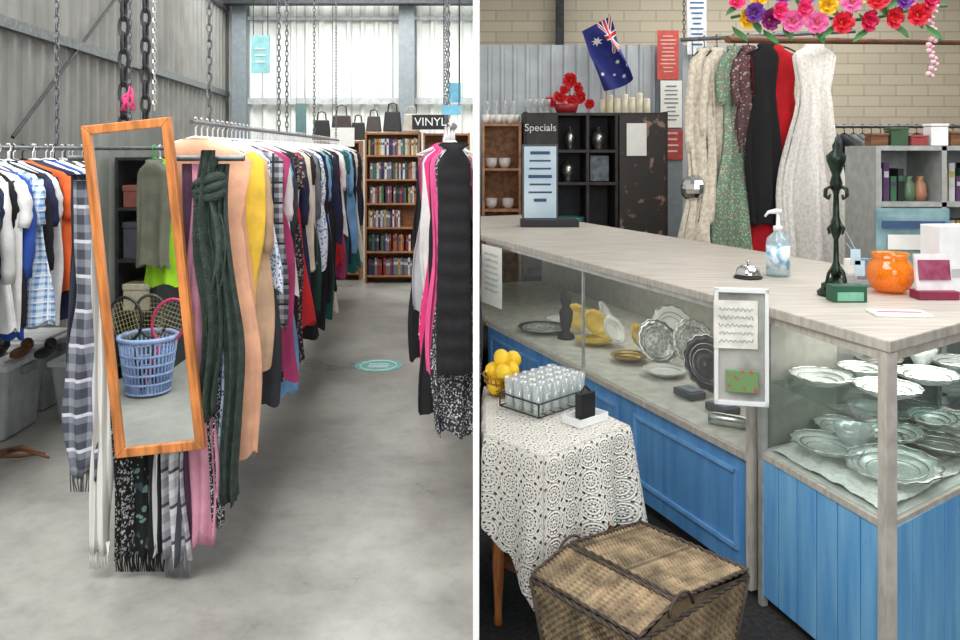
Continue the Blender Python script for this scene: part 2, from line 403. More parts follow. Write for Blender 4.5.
rgt=[('black','puffer',.95),('black and white speckled','dress',1.2),('charcoal','jacket',1.12),('pink','shirt',1.0),('grey striped','shirt',.98),('black','dress',1.2),('multicolour floral','dress',1.1),('hot pink','dress',1.08),('white','shirt',.82),('black','jacket',1.0),('pink floral','shirt',.95),('purple','jacket',1.0),('light grey','shirt',.85),('red','shirt',.9),('grey striped','shirt',.95),('black','dress',1.15),('pink floral','dress',1.05),('white','shirt',.85),('magenta','shirt',.9),('black','jacket',.95),('hot pink','dress',1.1),('light grey','shirt',.9),('black and white speckled','shirt',.9)]
y=3.08;i=0
while y<8.4:
    if i<len(rgt): nm,st,ln=rgt[i]
    else: nm=R.choice(['black','pink','grey striped','white','red','hot pink','charcoal','pink floral','navy','multicolour floral','black','light grey','cream']);st=R.choice(['dress','shirt','jacket']);ln={'dress':1.1,'shirt':.82,'jacket':.95}[st]+R.uniform(-.1,.1)
    room=-.022-rx(y);off_=R.uniform(0,.03);hw=min(.2,(room+off_)*R.uniform(.88,1.02)-.004)
    if i==0: off_=0;hw=.074
    garment(rx(y)-off_,y,1.64,.05+R.uniform(-.1,.1),hw/1.12,ln,.032,gm(nm),st,200+i,f'{nm} {NM[st]} on a hanger in the crowded rail','garments on the far-aisle rail',0 if y<5.6 else .3)
    i+=1;y+=.065 if y<5.5 else .09
def scarf(x,y,zt,zb,w,m,label,seed,fr=None,lean=0,th=.018,wav=1):
    r=random.Random(seed);b=B();n=36;K=34;ph=[r.uniform(0,6) for _ in range(5)]
    for i in range(K):
        t=i/(K-1);z=zt+(zb-zt)*t
        ww=w*.5*(.55+.45*min(1,t*3))*(1+.10*sin(t*9+ph[0])+.06*sin(t*21+ph[4]))
        for j in range(n):
            a=2*pi*j/n
            b.v.append((ww*cos(a)+lean*t+.011*wav*sin(t*8+ph[1]),th*sin(a)*(1+.6*sin(6*a+ph[2]+t*1.5))+.012*sin(cos(a)*8+ph[3]+t*3),z-zt+(.018*sin(cos(a)*5+ph[0]) if t>.9 else 0)))
    b.add([],[(i*n+j,i*n+(j+1)%n,(i+1)*n+(j+1)%n,(i+1)*n+j) for i in range(K-1) for j in range(n)])
    b.add([],[tuple(range(n)),tuple(range((K-1)*n,K*n))])
    o=b.obj('scarf',m,origin=(0,0,0),smooth=True,recalc=False);o.location=(x,y,zt)
    tag(o,label,'scarf','scarves hanging below the mirror')
    if fr:
        f=B()
        for k in range(16):
            u=-1+2*k/15;xx=u*w*.48+lean+.011*wav*sin(8+ph[1])
            f.tube([(xx,.004*sin(k*3),zb-zt+.03),(xx+.003*sin(k*5),.006*sin(k*2),zb-zt-.03),(xx+.006*sin(k*7),.004,zb-zt-.07)],[.003,.0024,.002],5)
        q=f.obj('fringe',fr,origin=(0,0,0),smooth=True);q.parent=o;q['kind']='stuff'
    return o
sg=patt('s_tartan','plaid',(66,70,82),(140,144,154),(205,205,210),16)
scarf(-1.42,2.90,1.44,.38,.13,sg,'grey tartan scarf with tasselled ends beside the mirror',1,cloth((90,92,98)),-.01,.026,1.4)
scarf(-1.365,2.93,1.46,.46,.09,patt('s_tartan2','plaid',(44,48,60),(110,114,126),(190,190,196),20),'darker grey tartan scarf overlapping the first',21,cloth((70,72,80)),-.01,.024)
scarf(-1.48,2.96,1.46,.50,.08,cloth((50,54,64)),'dark grey scarf folded behind the tartan scarf',2,None,0,.022)
scarf(-1.35,2.88,1.50,.11,.07,patt('s_cr','vstripe',(222,220,214),(176,172,166),None,30),'cream scarf with long tassels below the mirror',3,cloth((228,226,220)),-.01,.02)
scarf(-1.285,2.88,1.50,.10,.07,patt('s_bw','floral',(18,18,20),(170,170,170),None,50),'black scarf with white speckled print',4,cloth((30,30,32)),0,.022)
scarf(-1.225,2.90,1.50,.09,.07,patt('s_bs','floral',(20,22,26),(110,140,134),(60,70,74),20),'black scarf with pale green woven bands',5,cloth((26,26,28)),0,.022)
scarf(-1.17,2.88,1.50,.10,.06,patt('s_wd','vstripe',(20,20,24),(210,210,210),None,24),'black scarf with narrow white ornament lines',22,cloth((30,30,32)),0,.02)
scarf(-1.11,2.88,1.50,.08,.09,patt('s_gr','plaid',(140,140,146),(196,196,200),(70,70,78),16),'pale grey checked scarf with fringe',6,cloth((120,120,126)),.02,.022)
scarf(-1.14,2.93,1.50,.16,.07,cloth((210,210,208)),'white plain scarf hanging between others',16)
scarf(-1.06,2.92,1.50,.14,.06,cloth((96,66,90)),'plum scarf tucked behind the checked scarf',17)
scarf(-1.02,2.90,1.50,.13,.11,cloth((216,150,172)),'pink soft scarf hanging near the corner',7,None,.01,.026,1.4)
scarf(-.965,2.91,1.50,.20,.05,patt('s_bd','floral',(20,20,24),(200,200,200),None,70),'black scarf with white dots',8,None,0,.02)
scarf(-.965,2.94,1.50,.36,.08,patt('s_blue','floral',(205,220,235),(60,90,130),(120,150,180),44),'pale blue patterned scarf beside the green scarf',9)
dg=mat('knit_green',(52,66,58),.95,var=.25,ns=30,bump=.8,bs=160)
scarf(-.985,2.865,1.55,.60,.075,dg,'thick knitted dark green scarf looped over the crossbar',10,None,.02,.034,1.5)
scarf(-.925,2.90,1.50,.28,.065,dg,'long dark green scarf reaching almost to the floor',11,None,.035,.030,1.5)
o=scarf(-.955,2.885,1.52,.85,.055,mat('knit_green_light',(64,82,70),.95,var=.25,ns=30,bump=.8,bs=160),'short green knitted scarf end over the longer ones',12,None,.0,.034,1.6)
kb=B()
for k in range(3):
    kb.tube([(-.975+.045*cos(a),2.885+.03*sin(a)-.01,1.40+.018*k+.02*sin(a+k)) for a in [2*pi*j/14 for j in range(14)]],.018,8,closed=True)
q=kb.obj('knot',dg,o,smooth=True)
# ================================================================= MIRROR
ang=math.radians(-6.0)
e=empty('wall_mirror',(-1.176,2.80,1.07),'tall pine-framed mirror hanging crooked from a chain','mirror')
e.rotation_euler=(0,ang,0)
w,h,t,fw=.312,1.165,.028,.032
fr=B()
o_=[(-w/2,-h/2),(w/2,-h/2),(w/2,h/2),(-w/2,h/2)];i_=[(-w/2+fw,-h/2+fw),(w/2-fw,-h/2+fw),(w/2-fw,h/2-fw),(-w/2+fw,h/2-fw)]
for k in range(4):
    a,b2,c2,d=o_[k],o_[(k+1)%4],i_[(k+1)%4],i_[k]
    q=[a,b2,c2,d];fr.add([(x,-t/2,z) for x,z in q]+[(x,t/2,z) for x,z in q],[(0,1,2,3),(7,6,5,4),(0,4,5,1),(2,6,7,3),(1,5,6,2),(3,7,4,0)])
f=fr.obj('frame',pine,origin=(0,0,0),bevel=.003);f.parent=e
mg=mat('mirror_silver',(235,240,238),.01,metal=1,var=0)
g=B().bx(-w/2+fw-.004,w/2-fw+.004,-.004,.008,-h/2+fw-.004,h/2-fw+.004).obj('mirror_glass',mg,origin=(0,0,0));g.parent=e
pk=B()
for k in range(7):
    pk.tube([(-1.27+.01*sin(k),2.9,1.78-.006*k),(-1.27+.02*sin(k*2.1),2.885,1.74),(-1.27+.03*sin(k*1.7),2.88,1.69)],[.003,.006,.002],6)
tag(pk.obj('ribbon',cloth((200,60,110)),smooth=True),'pink fabric ribbon tied around the heavy chain','ribbon')
def lbasket():
    e=empty('laundry_basket',(-2.12,.48,0),'blue and white plastic laundry basket holding rackets','laundry basket')
    b=B()
    bl=mat('basket_blue',(150,172,216),.4)
    for k in range(40):
        a=2*pi*k/40;b.tube([(.13*cos(a),.13*sin(a),.01),(.175*cos(a),.175*sin(a),.36)],.006,5)
    for z in(.02,.08,.14,.20,.26,.36):
        r=.13+.045*z/.36;b.tube([(r*cos(a),r*sin(a),z) for a in [2*pi*k/30 for k in range(30)]],.008 if z<.3 else .016,6,closed=True)
    b.lathe([(.001,.01),(.13,.01),(.13,.02)],n=30)
    o=b.obj('body',bl,origin=(0,0,0),smooth=True);o.parent=e
lbasket()
def racket(x,y,z,rx_,ry_,col,lab):
    b=B();pts=[(.105*cos(a),0,.14*sin(a)+.14) for a in [2*pi*k/20 for k in range(20)]]
    b.tube(pts,.01,6,closed=True);b.tube([(0,0,0),(0,0,-.12),(0,0,-.32)],[.009,.012,.016],8)
    o=b.obj('tennis_racket',mat('rk_'+lab.split()[0],col,.4),origin=(0,0,0),smooth=True)
    s=B()
    for k in range(-4,5):
        xx=k*.022;hh=.135*math.sqrt(max(0,1-(xx/.105)**2));s.tube([(xx,0,.14-hh),(xx,0,.14+hh)],.0015,4)
        zz=k*.028;ww=.1*math.sqrt(max(0,1-(zz/.14)**2));s.tube([(-ww,0,.14+zz),(ww,0,.14+zz)],.0015,4)
    q=s.obj('strings',mat('racket_string',(170,160,120),.5),origin=(0,0,0));q.parent=o
    o.location=(x,y,z);o.rotation_euler=(rx_,ry_,0);tag(o,lab,'tennis racket','rackets in the laundry basket')
racket(-2.22,.5,.34,.2,-.35,(30,30,34),'black tennis racket standing in the basket')
racket(-2.03,.5,.33,.1,.35,(206,60,110),'pink tennis racket standing in the basket')
racket(-2.12,.42,.34,-.1,0,(70,70,60),'grey tennis racket standing in the basket')
def shelf_unit(name,x0,x1,y0,y1,z0,z1,zs,m,label,cat='shelf',back=True,divs=(),th=.02):
    e=empty(name,((x0+x1)/2,(y0+y1)/2,z0),label,cat)
    for xx in (x0,x1-th): B().bx(xx,xx+th,y0,y1,z0,z1).obj('side_panel',m,e)
    for z in zs: B().bx(x0+th,x1-th,y0,y1,z-th/2,z+th/2).obj('shelf',m,e)
    for xx in divs: B().bx(xx-th/2,xx+th/2,y0,y1,z0,z1).obj('divider',m,e)
    if back: B().bx(x0+th,x1-th,y1-.012,y1-.002,z0,z1).obj('back_panel',m,e)
    return e
shelf_unit('storage_shelf',-2.46,-2.18,-.5,.2,0,1.5,[.1,.45,.8,1.15,1.49],dsteel,'dark metal storage shelf of bric-a-brac reflected in the mirror',back=False)
bc=[(90,120,60),(180,170,150),(60,60,70),(120,66,56),(150,140,90),(70,100,150)]
for k in range(16):
    z=[.11,.46,.81,1.16][k%4];yy=-.48+.17*(k//4)
    hh=[.2,.14,.24,.17][(k*3)%4]
    o=B().bx(-2.42,-2.24,yy,yy+.14,z,z+hh).bx(-2.425,-2.235,yy-.005,yy+.145,z+hh-.03,z+hh+.01).obj('storage_box',mat('sb%d'%(k%6),bc[k%6],.7),bevel=.005)
    tag(o,'small lidded storage box on the dark metal shelf','box','boxes on the metal shelf')
rail((-2.3,.95,1.56),(-1.55,.95,1.56),.011,'short rail with children clothes reflected in the mirror')
garment(-1.88,.97,1.56,.3,.12,.68,.03,gm('taupe'),'shirt',300,'small sleeveless taupe top reflected in the mirror','tops on the short rail',0,mat('green_plastic',(60,190,80),.4))
garment(-1.88,.89,1.56,.1,.11,.80,.03,gm('lime green'),'dress',301,'lime green high-visibility garment hanging under the short rail','tops on the short rail',0,white)
# ================================================================= LEFT ROOM SMALL THINGS
tubm=mat('milky_plastic',(168,174,174),.3,var=.12)
def tub(x,y,z,w,d,h,k):
    e=empty('storage_tub',(x,y,z),'milky white plastic storage tub with lid on the concrete','storage tub','storage tubs by the wall')
    p=[(x-w*.40,y-d*.42),(x+w*.40,y-d*.42),(x+w*.40,y+d*.42),(x-w*.40,y+d*.42)];q=[(x-w*.5,y-d*.5),(x+w*.5,y-d*.5),(x+w*.5,y+d*.5),(x-w*.5,y+d*.5)]
    B().prism(p,z,z+h,0,q).obj('body',tubm,e,bevel=.02)
    B().bx(x-w*.53,x+w*.53,y-d*.53,y+d*.53,z+h-.02,z+h+.012).bx(x-w*.4,x+w*.4,y-d*.4,y+d*.4,z+h+.01,z+h+.03).obj('lid',mat('tub_lid',(206,210,210),.4),e,bevel=.006)
    for s_ in(-1,1): B().bx(x+s_*w*.53-.012,x+s_*w*.53+.012,y-.06,y+.06,z+h-.07,z+h-.02).obj('handle',mat('tub_handle',(130,136,140),.4),e,bevel=.004)
for k,(x,y,hh) in enumerate([(-2.66,4.40,.40),(-2.27,4.72,.34),(-2.72,4.9,.40),(-2.3,5.25,.36)]): tub(x,y,0,.34,.38,hh,k)
b=B()
b.tube([(-2.45,3.9,.05),(-2.25,3.92,.09),(-2.1,3.9,.05)],[.02,.014,.006],7).tube([(-2.3,3.91,.08),(-2.2,3.85,.12),(-2.1,3.83,.1)],[.012,.01,.004],6).tube([(-2.4,3.9,.06),(-2.3,4.0,.02),(-2.2,4.05,.015)],[.014,.01,.005],6)
tag(b.obj('driftwood_branch',brownwood,smooth=True),'brown forked wooden branch lying on the floor','branch')
for k in range(3):
    b=B();x=-2.62+.13*k;z_=.435
    b.sph((x,4.33,z_+.02),.042,10,0,(.9,2.0,.7)).sph((x,4.40,z_+.045),.036,10,0,(.9,1.1,1.1))
    tag(b.obj('shoe',[black,brownwood,dsteel][k],smooth=True),'dark leather shoe resting on the storage tub','shoe','shoes on the storage tub')
e=B().lathe([(.001,.0005),(.17,.0005),(.17,.003),(.001,.003)],(-.73,5.75,0),40).obj('floor_sticker',mat('teal_vinyl',(110,176,166),.5,var=.15),smooth=False)
tag(e,'round teal vinyl sticker with white markings on the concrete','floor sticker')
b=B()
b.tube([(-.73+.13*cos(a),5.75+.13*sin(a),.0035) for a in [2*pi*k/40 for k in range(40)]],.003,4,closed=True)
for k in range(3): b.bx(-.80,-.66,5.70+.04*k,5.71+.04*k,.003,.005)
b.obj('print',white,e)
bs=shelf_unit('bookshelf',-1.34,-.70,9.3,9.55,0,1.76,[.08,.36,.64,.92,1.2,1.48,1.74],shelfwood,'tall brown wooden bookshelf filled with films and books','bookshelf')
spc=[(40,50,90),(200,200,200),(40,40,42),(150,40,40),(180,164,90),(60,110,80),(120,120,130),(170,100,60),(90,60,100),(220,220,215)]
spm=[mat('spine%d'%k,c,.5) for k,c in enumerate(spc)]
SB={}
def spine(x,y,z,w,h,mk,group,label,d=.13):
    key=(w,h,mk,d)
    if key not in SB:
        b=B().bx(-w/2,w/2,0,d,0,h).bx(-w/2*.8,w/2*.8,-.001,.001,h*.62,h*.78,1)
        SB[key]=b.obj('book',[spm[mk],spm[(mk+3)%10]],origin=(0,0,0));o=SB[key]
    else: o=SB[key].copy();COL.objects.link(o)
    o.location=(x,y,z);return tag(o,label,'book',group)
for si,z in enumerate([.09,.37,.65,.93,1.21,1.49]):
    x=-1.30
    while x<-.745:
        w=R.choice([.018,.022,.026]);h=R.choice([.19,.2,.18])
        if not(si==2 and x>-.95) and R.random()>.05: spine(x+w/2,9.33,z,w,h,R.choice([0,1,2,6,3,5,6,7,8,9,0,4]),'books and films on the tall bookshelf','thin upright book or film case on the brown bookshelf')
        x+=w+.002
shelf_unit('bookshelf',-1.98,-1.42,9.5,9.75,0,1.66,[.08,.5,.9,1.3,1.64],shelfwood,'lower brown wooden shelf beside the tall bookshelf','bookshelf')
for z in(.91,1.31,.51):
    x=-1.94
    while x<-1.47:
        spine(x+.015,9.53,z,.03,.2,R.randrange(10),'books on the lower shelf','upright book on the lower brown shelf');x+=.033
shelf_unit('bookshelf',-.66,-.12,9.3,9.6,0,1.75,[.08,.5,.95,1.4,1.73],shelfwood,'brown wooden record shelf under the black sign','bookshelf')
for k in range(14):
    spine(-.62+.035*k,9.33,1.41,.03,.2,(k*3)%10,'records on the shelf','upright record sleeve on the brown shelf',.2)
def bag(x,y,z,w,h,m,lab):
    e=empty('handbag',(x,y,z),lab,'handbag','handbags above the shelves')
    b=B().prism([(x-w/2,y-.05),(x+w/2,y-.05),(x+w/2,y+.05),(x-w/2,y+.05)],z,z+h*.7,0,[(x-w*.4,y-.025),(x+w*.4,y-.025),(x+w*.4,y+.025),(x-w*.4,y+.025)])
    b.obj('body',m,e,bevel=.012)
    B().tube([(x-w*.25,y,z+h*.68),(x-w*.2,y,z+h*.95),(x,y,z+h),(x+w*.2,y,z+h*.95),(x+w*.25,y,z+h*.68)],.008,6).obj('handle',m,e,smooth=True)
for k,(x,z,w,h) in enumerate([(-1.9,1.67,.22,.34),(-1.66,1.67,.26,.42),(-1.46,1.67,.18,.3)]): bag(x,9.6,z,w,h,[black,mat('bag_brown',(60,48,44),.5),black][k],'dark leather handbag standing on top of the shelf')
for k,(x,z,w,h) in enumerate([(-1.25,1.765,.18,.26),(-1.03,1.765,.22,.34),(-.81,1.765,.2,.3)]): bag(x,9.42,z,w,h,[mat('bag_brown',(60,48,44),.5),black,mat('bag_cream',(190,184,170),.6)][k],'handbag standing on top of the tall bookshelf')
def sign(name,x,y,z,w,h,m,lab,cat='sign',rz=0,cords=True,txt=None,tm=None,ts=.1):
    e=empty(name,(x,y,z-h/2),lab,cat)
    B().box((x,y,z),(w,.01,h),rz).obj('board',m,e)
    if cords:
        for s in(-.4,.4): B().tube([(x+s*w,y,z+h/2-.01),(x+s*w,y,4.4)],.003,5).obj('cord',dsteel,e)
    if txt: text(txt,ts,(x,y-.007,z),(pi/2,0,rz),tm or white,e)
    return e
sign('hanging_sign',-.57,9.2,1.87,.42,.17,black,'black sign with white capital lettering over the records','sign',0,False,'VINYL',white,.135)
tq=mat('pale_turquoise',(140,196,198),.5)
s=sign('hanging_sign',-1.33,4.85,2.13,.11,.23,tq,'pale turquoise card sign hanging from cords above the rail')
for z in(2.08,2.12,2.16): B().bx(-1.36,-1.30,4.84,4.845,z,z+.006).obj('print_line',white,s)
sign('hanging_sign',-.17,5.3,1.93,.09,.13,mat('bright_blue_card',(110,180,205),.5),'bright blue card hanging above the rail')
sign('hanging_sign',-.15,4.2,1.76,.10,.05,mat('bright_blue_card',(110,180,205),.5),'small blue card hanging near the rail')
sign('notice_board',-1.6,9.3,1.7,.28,.22,paper,'white notice card propped above the shelves',cords=True)
sign('notice_board',-2.35,10.5,1.95,.14,.42,mat('teal_banner',(90,120,120),.6),'dark teal banner with white writing',cords=True)
# ================================================================= COUNTER
A=(.93,2.735);D=(.004,4.98);D2=(.004,6.4);F=(.45,6.6);E=(1.87,3.24);Bc=(1.114,2.174);Cc=(2.04,2.83)
dx,dy=D[0]-A[0],D[1]-A[1];ll=math.hypot(dx,dy);du=(dx/ll,dy/ll);nu=(du[1],-du[0])
top=mat('whitewashed_wood',(190,184,174),.5,col2=(156,149,139),ns=5,stretch=(1.2,9,1),lo=.25,hi=.65)
nt=top.node_tree
for n in nt.nodes:
    if n.type=='MAPPING': n.inputs['Rotation'].default_value=(0,0,-math.atan2(du[1],du[0])); n.inputs['Scale'].default_value=(1,12,3)
def paint(name,c1,c2,chip):
    m,nt,b=newmat(name);N=nt.nodes;L=nt.links
    tc=N.new('ShaderNodeTexCoord');no=N.new('ShaderNodeTexNoise');mp=N.new('ShaderNodeMapping');mp.inputs['Scale'].default_value=(6,6,.6);L.new(tc.outputs['Object'],mp.inputs[0]);L.new(mp.outputs[0],no.inputs[0]);no.inputs['Scale'].default_value=4;no.inputs['Detail'].default_value=9
    cr=N.new('ShaderNodeValToRGB');cr.color_ramp.elements[0].position=.3;cr.color_ramp.elements[1].position=.7;cr.color_ramp.elements[0].color=C(c1);cr.color_ramp.elements[1].color=C(c2);L.new(no.outputs[0],cr.inputs[0])
    n3=N.new('ShaderNodeTexNoise');n3.inputs['Scale'].default_value=11;n3.inputs['Detail'].default_value=10;n3.inputs['Roughness'].default_value=.8;L.new(mp.outputs[0],n3.inputs[0])
    f=mathn(nt,'MULTIPLY',mathn(nt,'GREATER_THAN',n3.outputs[0],.62),.55)
    L.new(mixc(nt,f,cr.outputs[0],C(chip)),b.inputs['Base Color']);b.inputs['Roughness'].default_value=.5
    return m
blue=paint('blue_board_paint',(82,146,202),(122,180,218),(58,108,156))
blue2=paint('mid_blue_paint',(72,132,190),(100,158,208),(60,104,150))
def off(p,a,n_): return (p[0]+du[0]*a+nu[0]*n_,p[1]+du[1]*a+nu[1]*n_)
o=B().prism([A,D,D2,F,E],.988,1.02).obj('countertop',top,bevel=.004);tag(o,'long whitewashed wooden counter top over the glass display','countertop')
o=B().prism([(.925,2.745-.004),Bc,Cc,(1.875,3.235)],.996,1.03).obj('countertop',top,bevel=.004);tag(o,'shorter whitewashed counter top over the end display','countertop')
e=empty('display_cabinet',(.8,4.3,0),'long glass-fronted display cabinet with painted blue base','display cabinet')
a1=off(A,.03,.03);d1=off(D,-.05,.03)
bk=lambda p:(p[0]+nu[0]*.92,p[1]+nu[1]*.92)
a2=bk(a1);d2=(.01,6.3)
B().prism([a1,d1,(.01,5.1),d2,(.5,6.4),a2],.47,.50).obj('deck',mat('cream_deck',(222,216,204),.6),e)
B().seg(off(a1,0,.01),off(d1,0,.01),.06,.47,.02).obj('front_panel',blue2,e)
B().seg(off(a1,0,.05),off(d1,0,.05),0,.06,.02).obj('kickboard',darkwood,e)
mould=paint('blue_moulding',(96,154,210),(124,176,222),(60,104,150))
tot=math.hypot(d1[0]-a1[0],d1[1]-a1[1])
for k in range(3):
    s0=.08+k*tot/3;s1=(k+1)*tot/3-.06;b=B()
    for z0,z1 in((.13,.145),(.40,.415)): b.seg(off(a1,s0,-.004),off(a1,s1,-.004),z0,z1,.012)
    for s_ in(s0,s1): b.seg(off(a1,s_-.008,-.004),off(a1,s_+.008,-.004),.13,.415,.012)
    b.obj('moulding',mould,e)
alu=mat('alu',(190,190,185),.35,metal=.5)
B().seg(off(a1,0,-.004),off(d1,0,-.004),.47,.495,.03).obj('bottom_rail',top,e)
B().seg(off(a1,0,-.002),off(d1,0,-.002),.968,.988,.03).obj('top_rail',alu,e)
B().seg(off(a1,.02,0),off(d1,-.01,0),.495,.968,.006).obj('glass_pane',glass,e)
B().seg(off(a1,-.012,-.005),off(a1,.012,-.005),0.03,.988,.03).obj('post',top,e)
B().seg(off(a1,tot*.5-.006,0),off(a1,tot*.5+.006,0),.495,.968,.012).obj('post',alu,e)
B().seg(a2,(.5,6.4),.06,.985,.015).obj('back_panel',mat('beige_back',(178,174,162),.4),e)
B().seg(off(a1,0,.02),off(a2,0,0),.06,.985,.012).obj('side_panel',glassm('side_glass',(225,230,230),.08),e)
e2=empty('display_cabinet',(1.5,2.75,0),'end glass display cabinet with blue tongue-and-groove base','display cabinet')
a3=(.965,2.725);b3=(1.122,2.205);c3=(1.99,2.82);e3=(1.84,3.2)
B().prism([a3,b3,c3,e3],.50,.53).obj('deck',mat('pale_deck',(200,200,194),.6),e2)
def boards(p,q,z0,z1,w,name,par):
    dx,dy=q[0]-p[0],q[1]-p[1];l=math.hypot(dx,dy);ux,uy=dx/l,dy/l;k=int(round(l/w));b=B()
    for i in range(k):
        s0=i*l/k+.002;s1=(i+1)*l/k-.002;b.seg((p[0]+ux*s0,p[1]+uy*s0),(p[0]+ux*s1,p[1]+uy*s1),z0,z1,.018)
    b.seg((p[0]+.012,p[1]+.01),(q[0],q[1]+.015),z0,z1,.006)
    return b.obj(name,blue,par,bevel=.002)
boards(a3,b3,.04,.51,.095,'front_panel',e2);boards((1.14,2.21),c3,.04,.51,.095,'end_panel',e2)
B().seg(a3,b3,.505,.525,.026).obj('bottom_rail',top,e2);B().seg(b3,c3,.505,.525,.026).obj('bottom_rail',top,e2)
B().seg(a3,b3,.97,.996,.026).obj('top_rail',top,e2);B().seg(b3,c3,.97,.996,.026).obj('top_rail',top,e2)
B().seg(a3,b3,.525,.97,.005).obj('glass_pane',glass,e2);B().seg(b3,c3,.525,.97,.005).obj('glass_pane',glass,e2)
B().box((1.122,2.203,.5),(.034,.034,.99),.3).obj('post',top,e2);B().box((.962,2.72,.5),(.022,.022,.99),.3).obj('post',alu,e2)
B().box((c3[0],c3[1],.5),(.03,.03,.99),.3).obj('post',top,e2)
B().prism([(1.0,2.74),(1.145,2.27),(1.93,2.84),(1.8,3.1)],.752,.758).obj('glass_shelf',glassm('shelf_glass',(232,242,240),.08),e2)
B().seg((1.0,2.765),(1.84,3.2),.05,.985,.012).obj('back_panel',mat('cab_back',(150,146,138),.4),e2)
pg=glassm('pressed_glass',(240,242,240),.34,.12,.30)
pgi=glassm('cut_glass_centre',(232,234,230),.5,.2,.42)
pgd=glassm('smoked_glass',(170,164,156),.3,.1,.4)
chinam=mat('white_china',(236,234,228),.25,var=.05)
silver=mat('silver_plate',(205,205,200),.22,metal=.9,var=.2)
engr=mat('engraved_plate',(214,214,208),.25,metal=.3,ns=70,col2=(150,152,146),lo=.42,hi=.55)
brass=mat('warm_brass',(190,160,90),.3,metal=.7)
def plate(x,y,z,r,m,lab,grp,tilt=None,rim=None,inner=None):
    sc=lambda a,rr:(.035*cos(14*a) if rr>r*.7 else 0)
    b=B().lathe([(.001,.004),(r*.5,.004),(r*.62,.01),(r*.85,.022),(r,.03),(r*1.0,.034),(r*.83,.027)],(0,0,0),56,0,sc)
    b.lathe([(r*.83,.0268),(r*.6,.0148),(r*.48,.009),(r*.35,.012),(r*.2,.009),(.001,.012)],(0,0,0),56,2,lambda a,rr:0)
    b.f=[f for f in b.f if len(f)<10];b.m=[0]*(6*56)+[2]*(5*56)
    if rim: b.tube([(r*(1+.035*cos(14*a))*cos(a),r*(1+.035*cos(14*a))*sin(a),.034) for a in [2*pi*k/56 for k in range(56)]],.003,5,1,closed=True)
    for rr_ in(.55,.72):
        b.tube([(r*rr_*cos(a),r*rr_*sin(a),.013+.012*(rr_>.6)) for a in [2*pi*k/40 for k in range(40)]],.0022,4,1,closed=True)
    o=b.obj('plate',[m,rim or m,inner or (pgi if m is pg else engr if m is silver else m)],origin=(0,0,0),smooth=True,recalc=False);o.location=(x,y,z)
    if tilt: o.rotation_euler=tilt
    return tag(o,lab,'plate',grp)
g1='pressed glass plates in the end display'
for x,y,r,m in((1.15,2.70,.10,pg),(1.31,2.57,.10,pg),(1.52,2.72,.10,pg),(1.72,2.88,.09,pg),(1.46,2.93,.08,pgd),(1.33,2.80,.075,pg)):
    plate(x,y,.758,r,m,'scalloped pressed glass plate on the glass shelf',g1,None,silver if m is pg else None)
for k,(x,y,z,r,m) in enumerate(((1.14,2.63,0,.115,pg),(1.27,2.46,0,.135,pg),(1.52,2.64,0,.12,pgd),(1.38,2.68,.02,.10,pg),(1.26,2.80,0,.09,pg),(1.70,2.86,0,.10,pg),(1.46,2.84,.015,.10,pgd),(1.58,2.80,.03,.08,pg))):
    plate(x,y,.556+z,r,m,'large scalloped glass platter on the lace cloth',g1,(.06*sin(k*2),.06*cos(k*3),0),silver)
for k,(x,y,z,r) in enumerate(((1.24,2.66,.556,.06),(1.60,2.90,.758,.05),(1.40,2.90,.556,.06))):
    o=B().lathe([(.001,0),(r*.5,0),(r*.45,.015),(r*.9,.05),(r*1.05,.075),(r*.98,.075),(r*.8,.05),(r*.3,.02),(.001,.02)],(x,y,z),30,0,lambda a,r_:.04*cos(10*a)).obj('glass_bowl',pg,smooth=True);tag(o,'small cut glass bowl among the platters','bowl','glass bowls in the end display')
lace=mat('lace_cloth',(238,236,230),.9,var=.1,ns=60,bump=.5)
b=B();nn_=44;pa,pb,pc,pd=[Vector(v) for v in((.985,2.70),(1.135,2.24),(1.93,2.83),(1.80,3.14))];rz_=random.Random(4)
for i in range(nn_):
    for j in range(nn_):
        u,v=i/(nn_-1),j/(nn_-1);p=(pa.lerp(pb,u)).lerp(pd.lerp(pc,u),v)
        b.v.append((p.x,p.y,.534+.010*abs(sin(u*17+sin(v*9)*1.3))*abs(cos(v*14+u*5))+.006*rz_.random()))
b.add([],[(i*nn_+j,i*nn_+j+1,(i+1)*nn_+j+1,(i+1)*nn_+j) for i in range(nn_-1) for j in range(nn_-1)])
tag(b.obj('lace_cloth',lace,smooth=True),'crumpled white lace cloth lining the display deck','lace cloth')
g2='crockery in the long display'
yel=mat('yellow_china',(226,192,84),.3)
plate(.36,4.62,.50,.14,silver,'round silver tray lying in the display',g2)
plate(.62,4.32,.50,.10,yel,'yellow glazed dish in the display',g2)
plate(.52,4.85,.50,.13,chinam,'white platter lying in the display',g2)
plate(.86,3.72,.50,.10,chinam,'white glazed dish lying in the display',g2)
plate(.74,3.98,.50,.09,brass,'small brass dish lying in the display',g2)
for k,(x,y) in enumerate([(.55,4.62),(.63,4.46),(.70,4.28),(.80,4.10),(.72,4.7)]):
    plate(x,y,.575,.08,[yel,yel,chinam,yel,chinam][k],'shell-shaped dish stood on edge in the display',g2,(1.0,0,.4+.2*k))
for k,(x,y,r,m) in enumerate([(.86,3.93,.11,silver),(1.02,3.85,.12,engr),(.98,3.48,.125,mat('black_lacquer',(56,52,54),.2)),(1.12,3.62,.11,silver),(1.15,3.3,.11,chinam),(1.0,4.2,.12,chinam)]):
    plate(x,y,.50+r*.9,r,m,'large platter stood upright on its edge in the display',g2,(1.05,0,.35),silver)
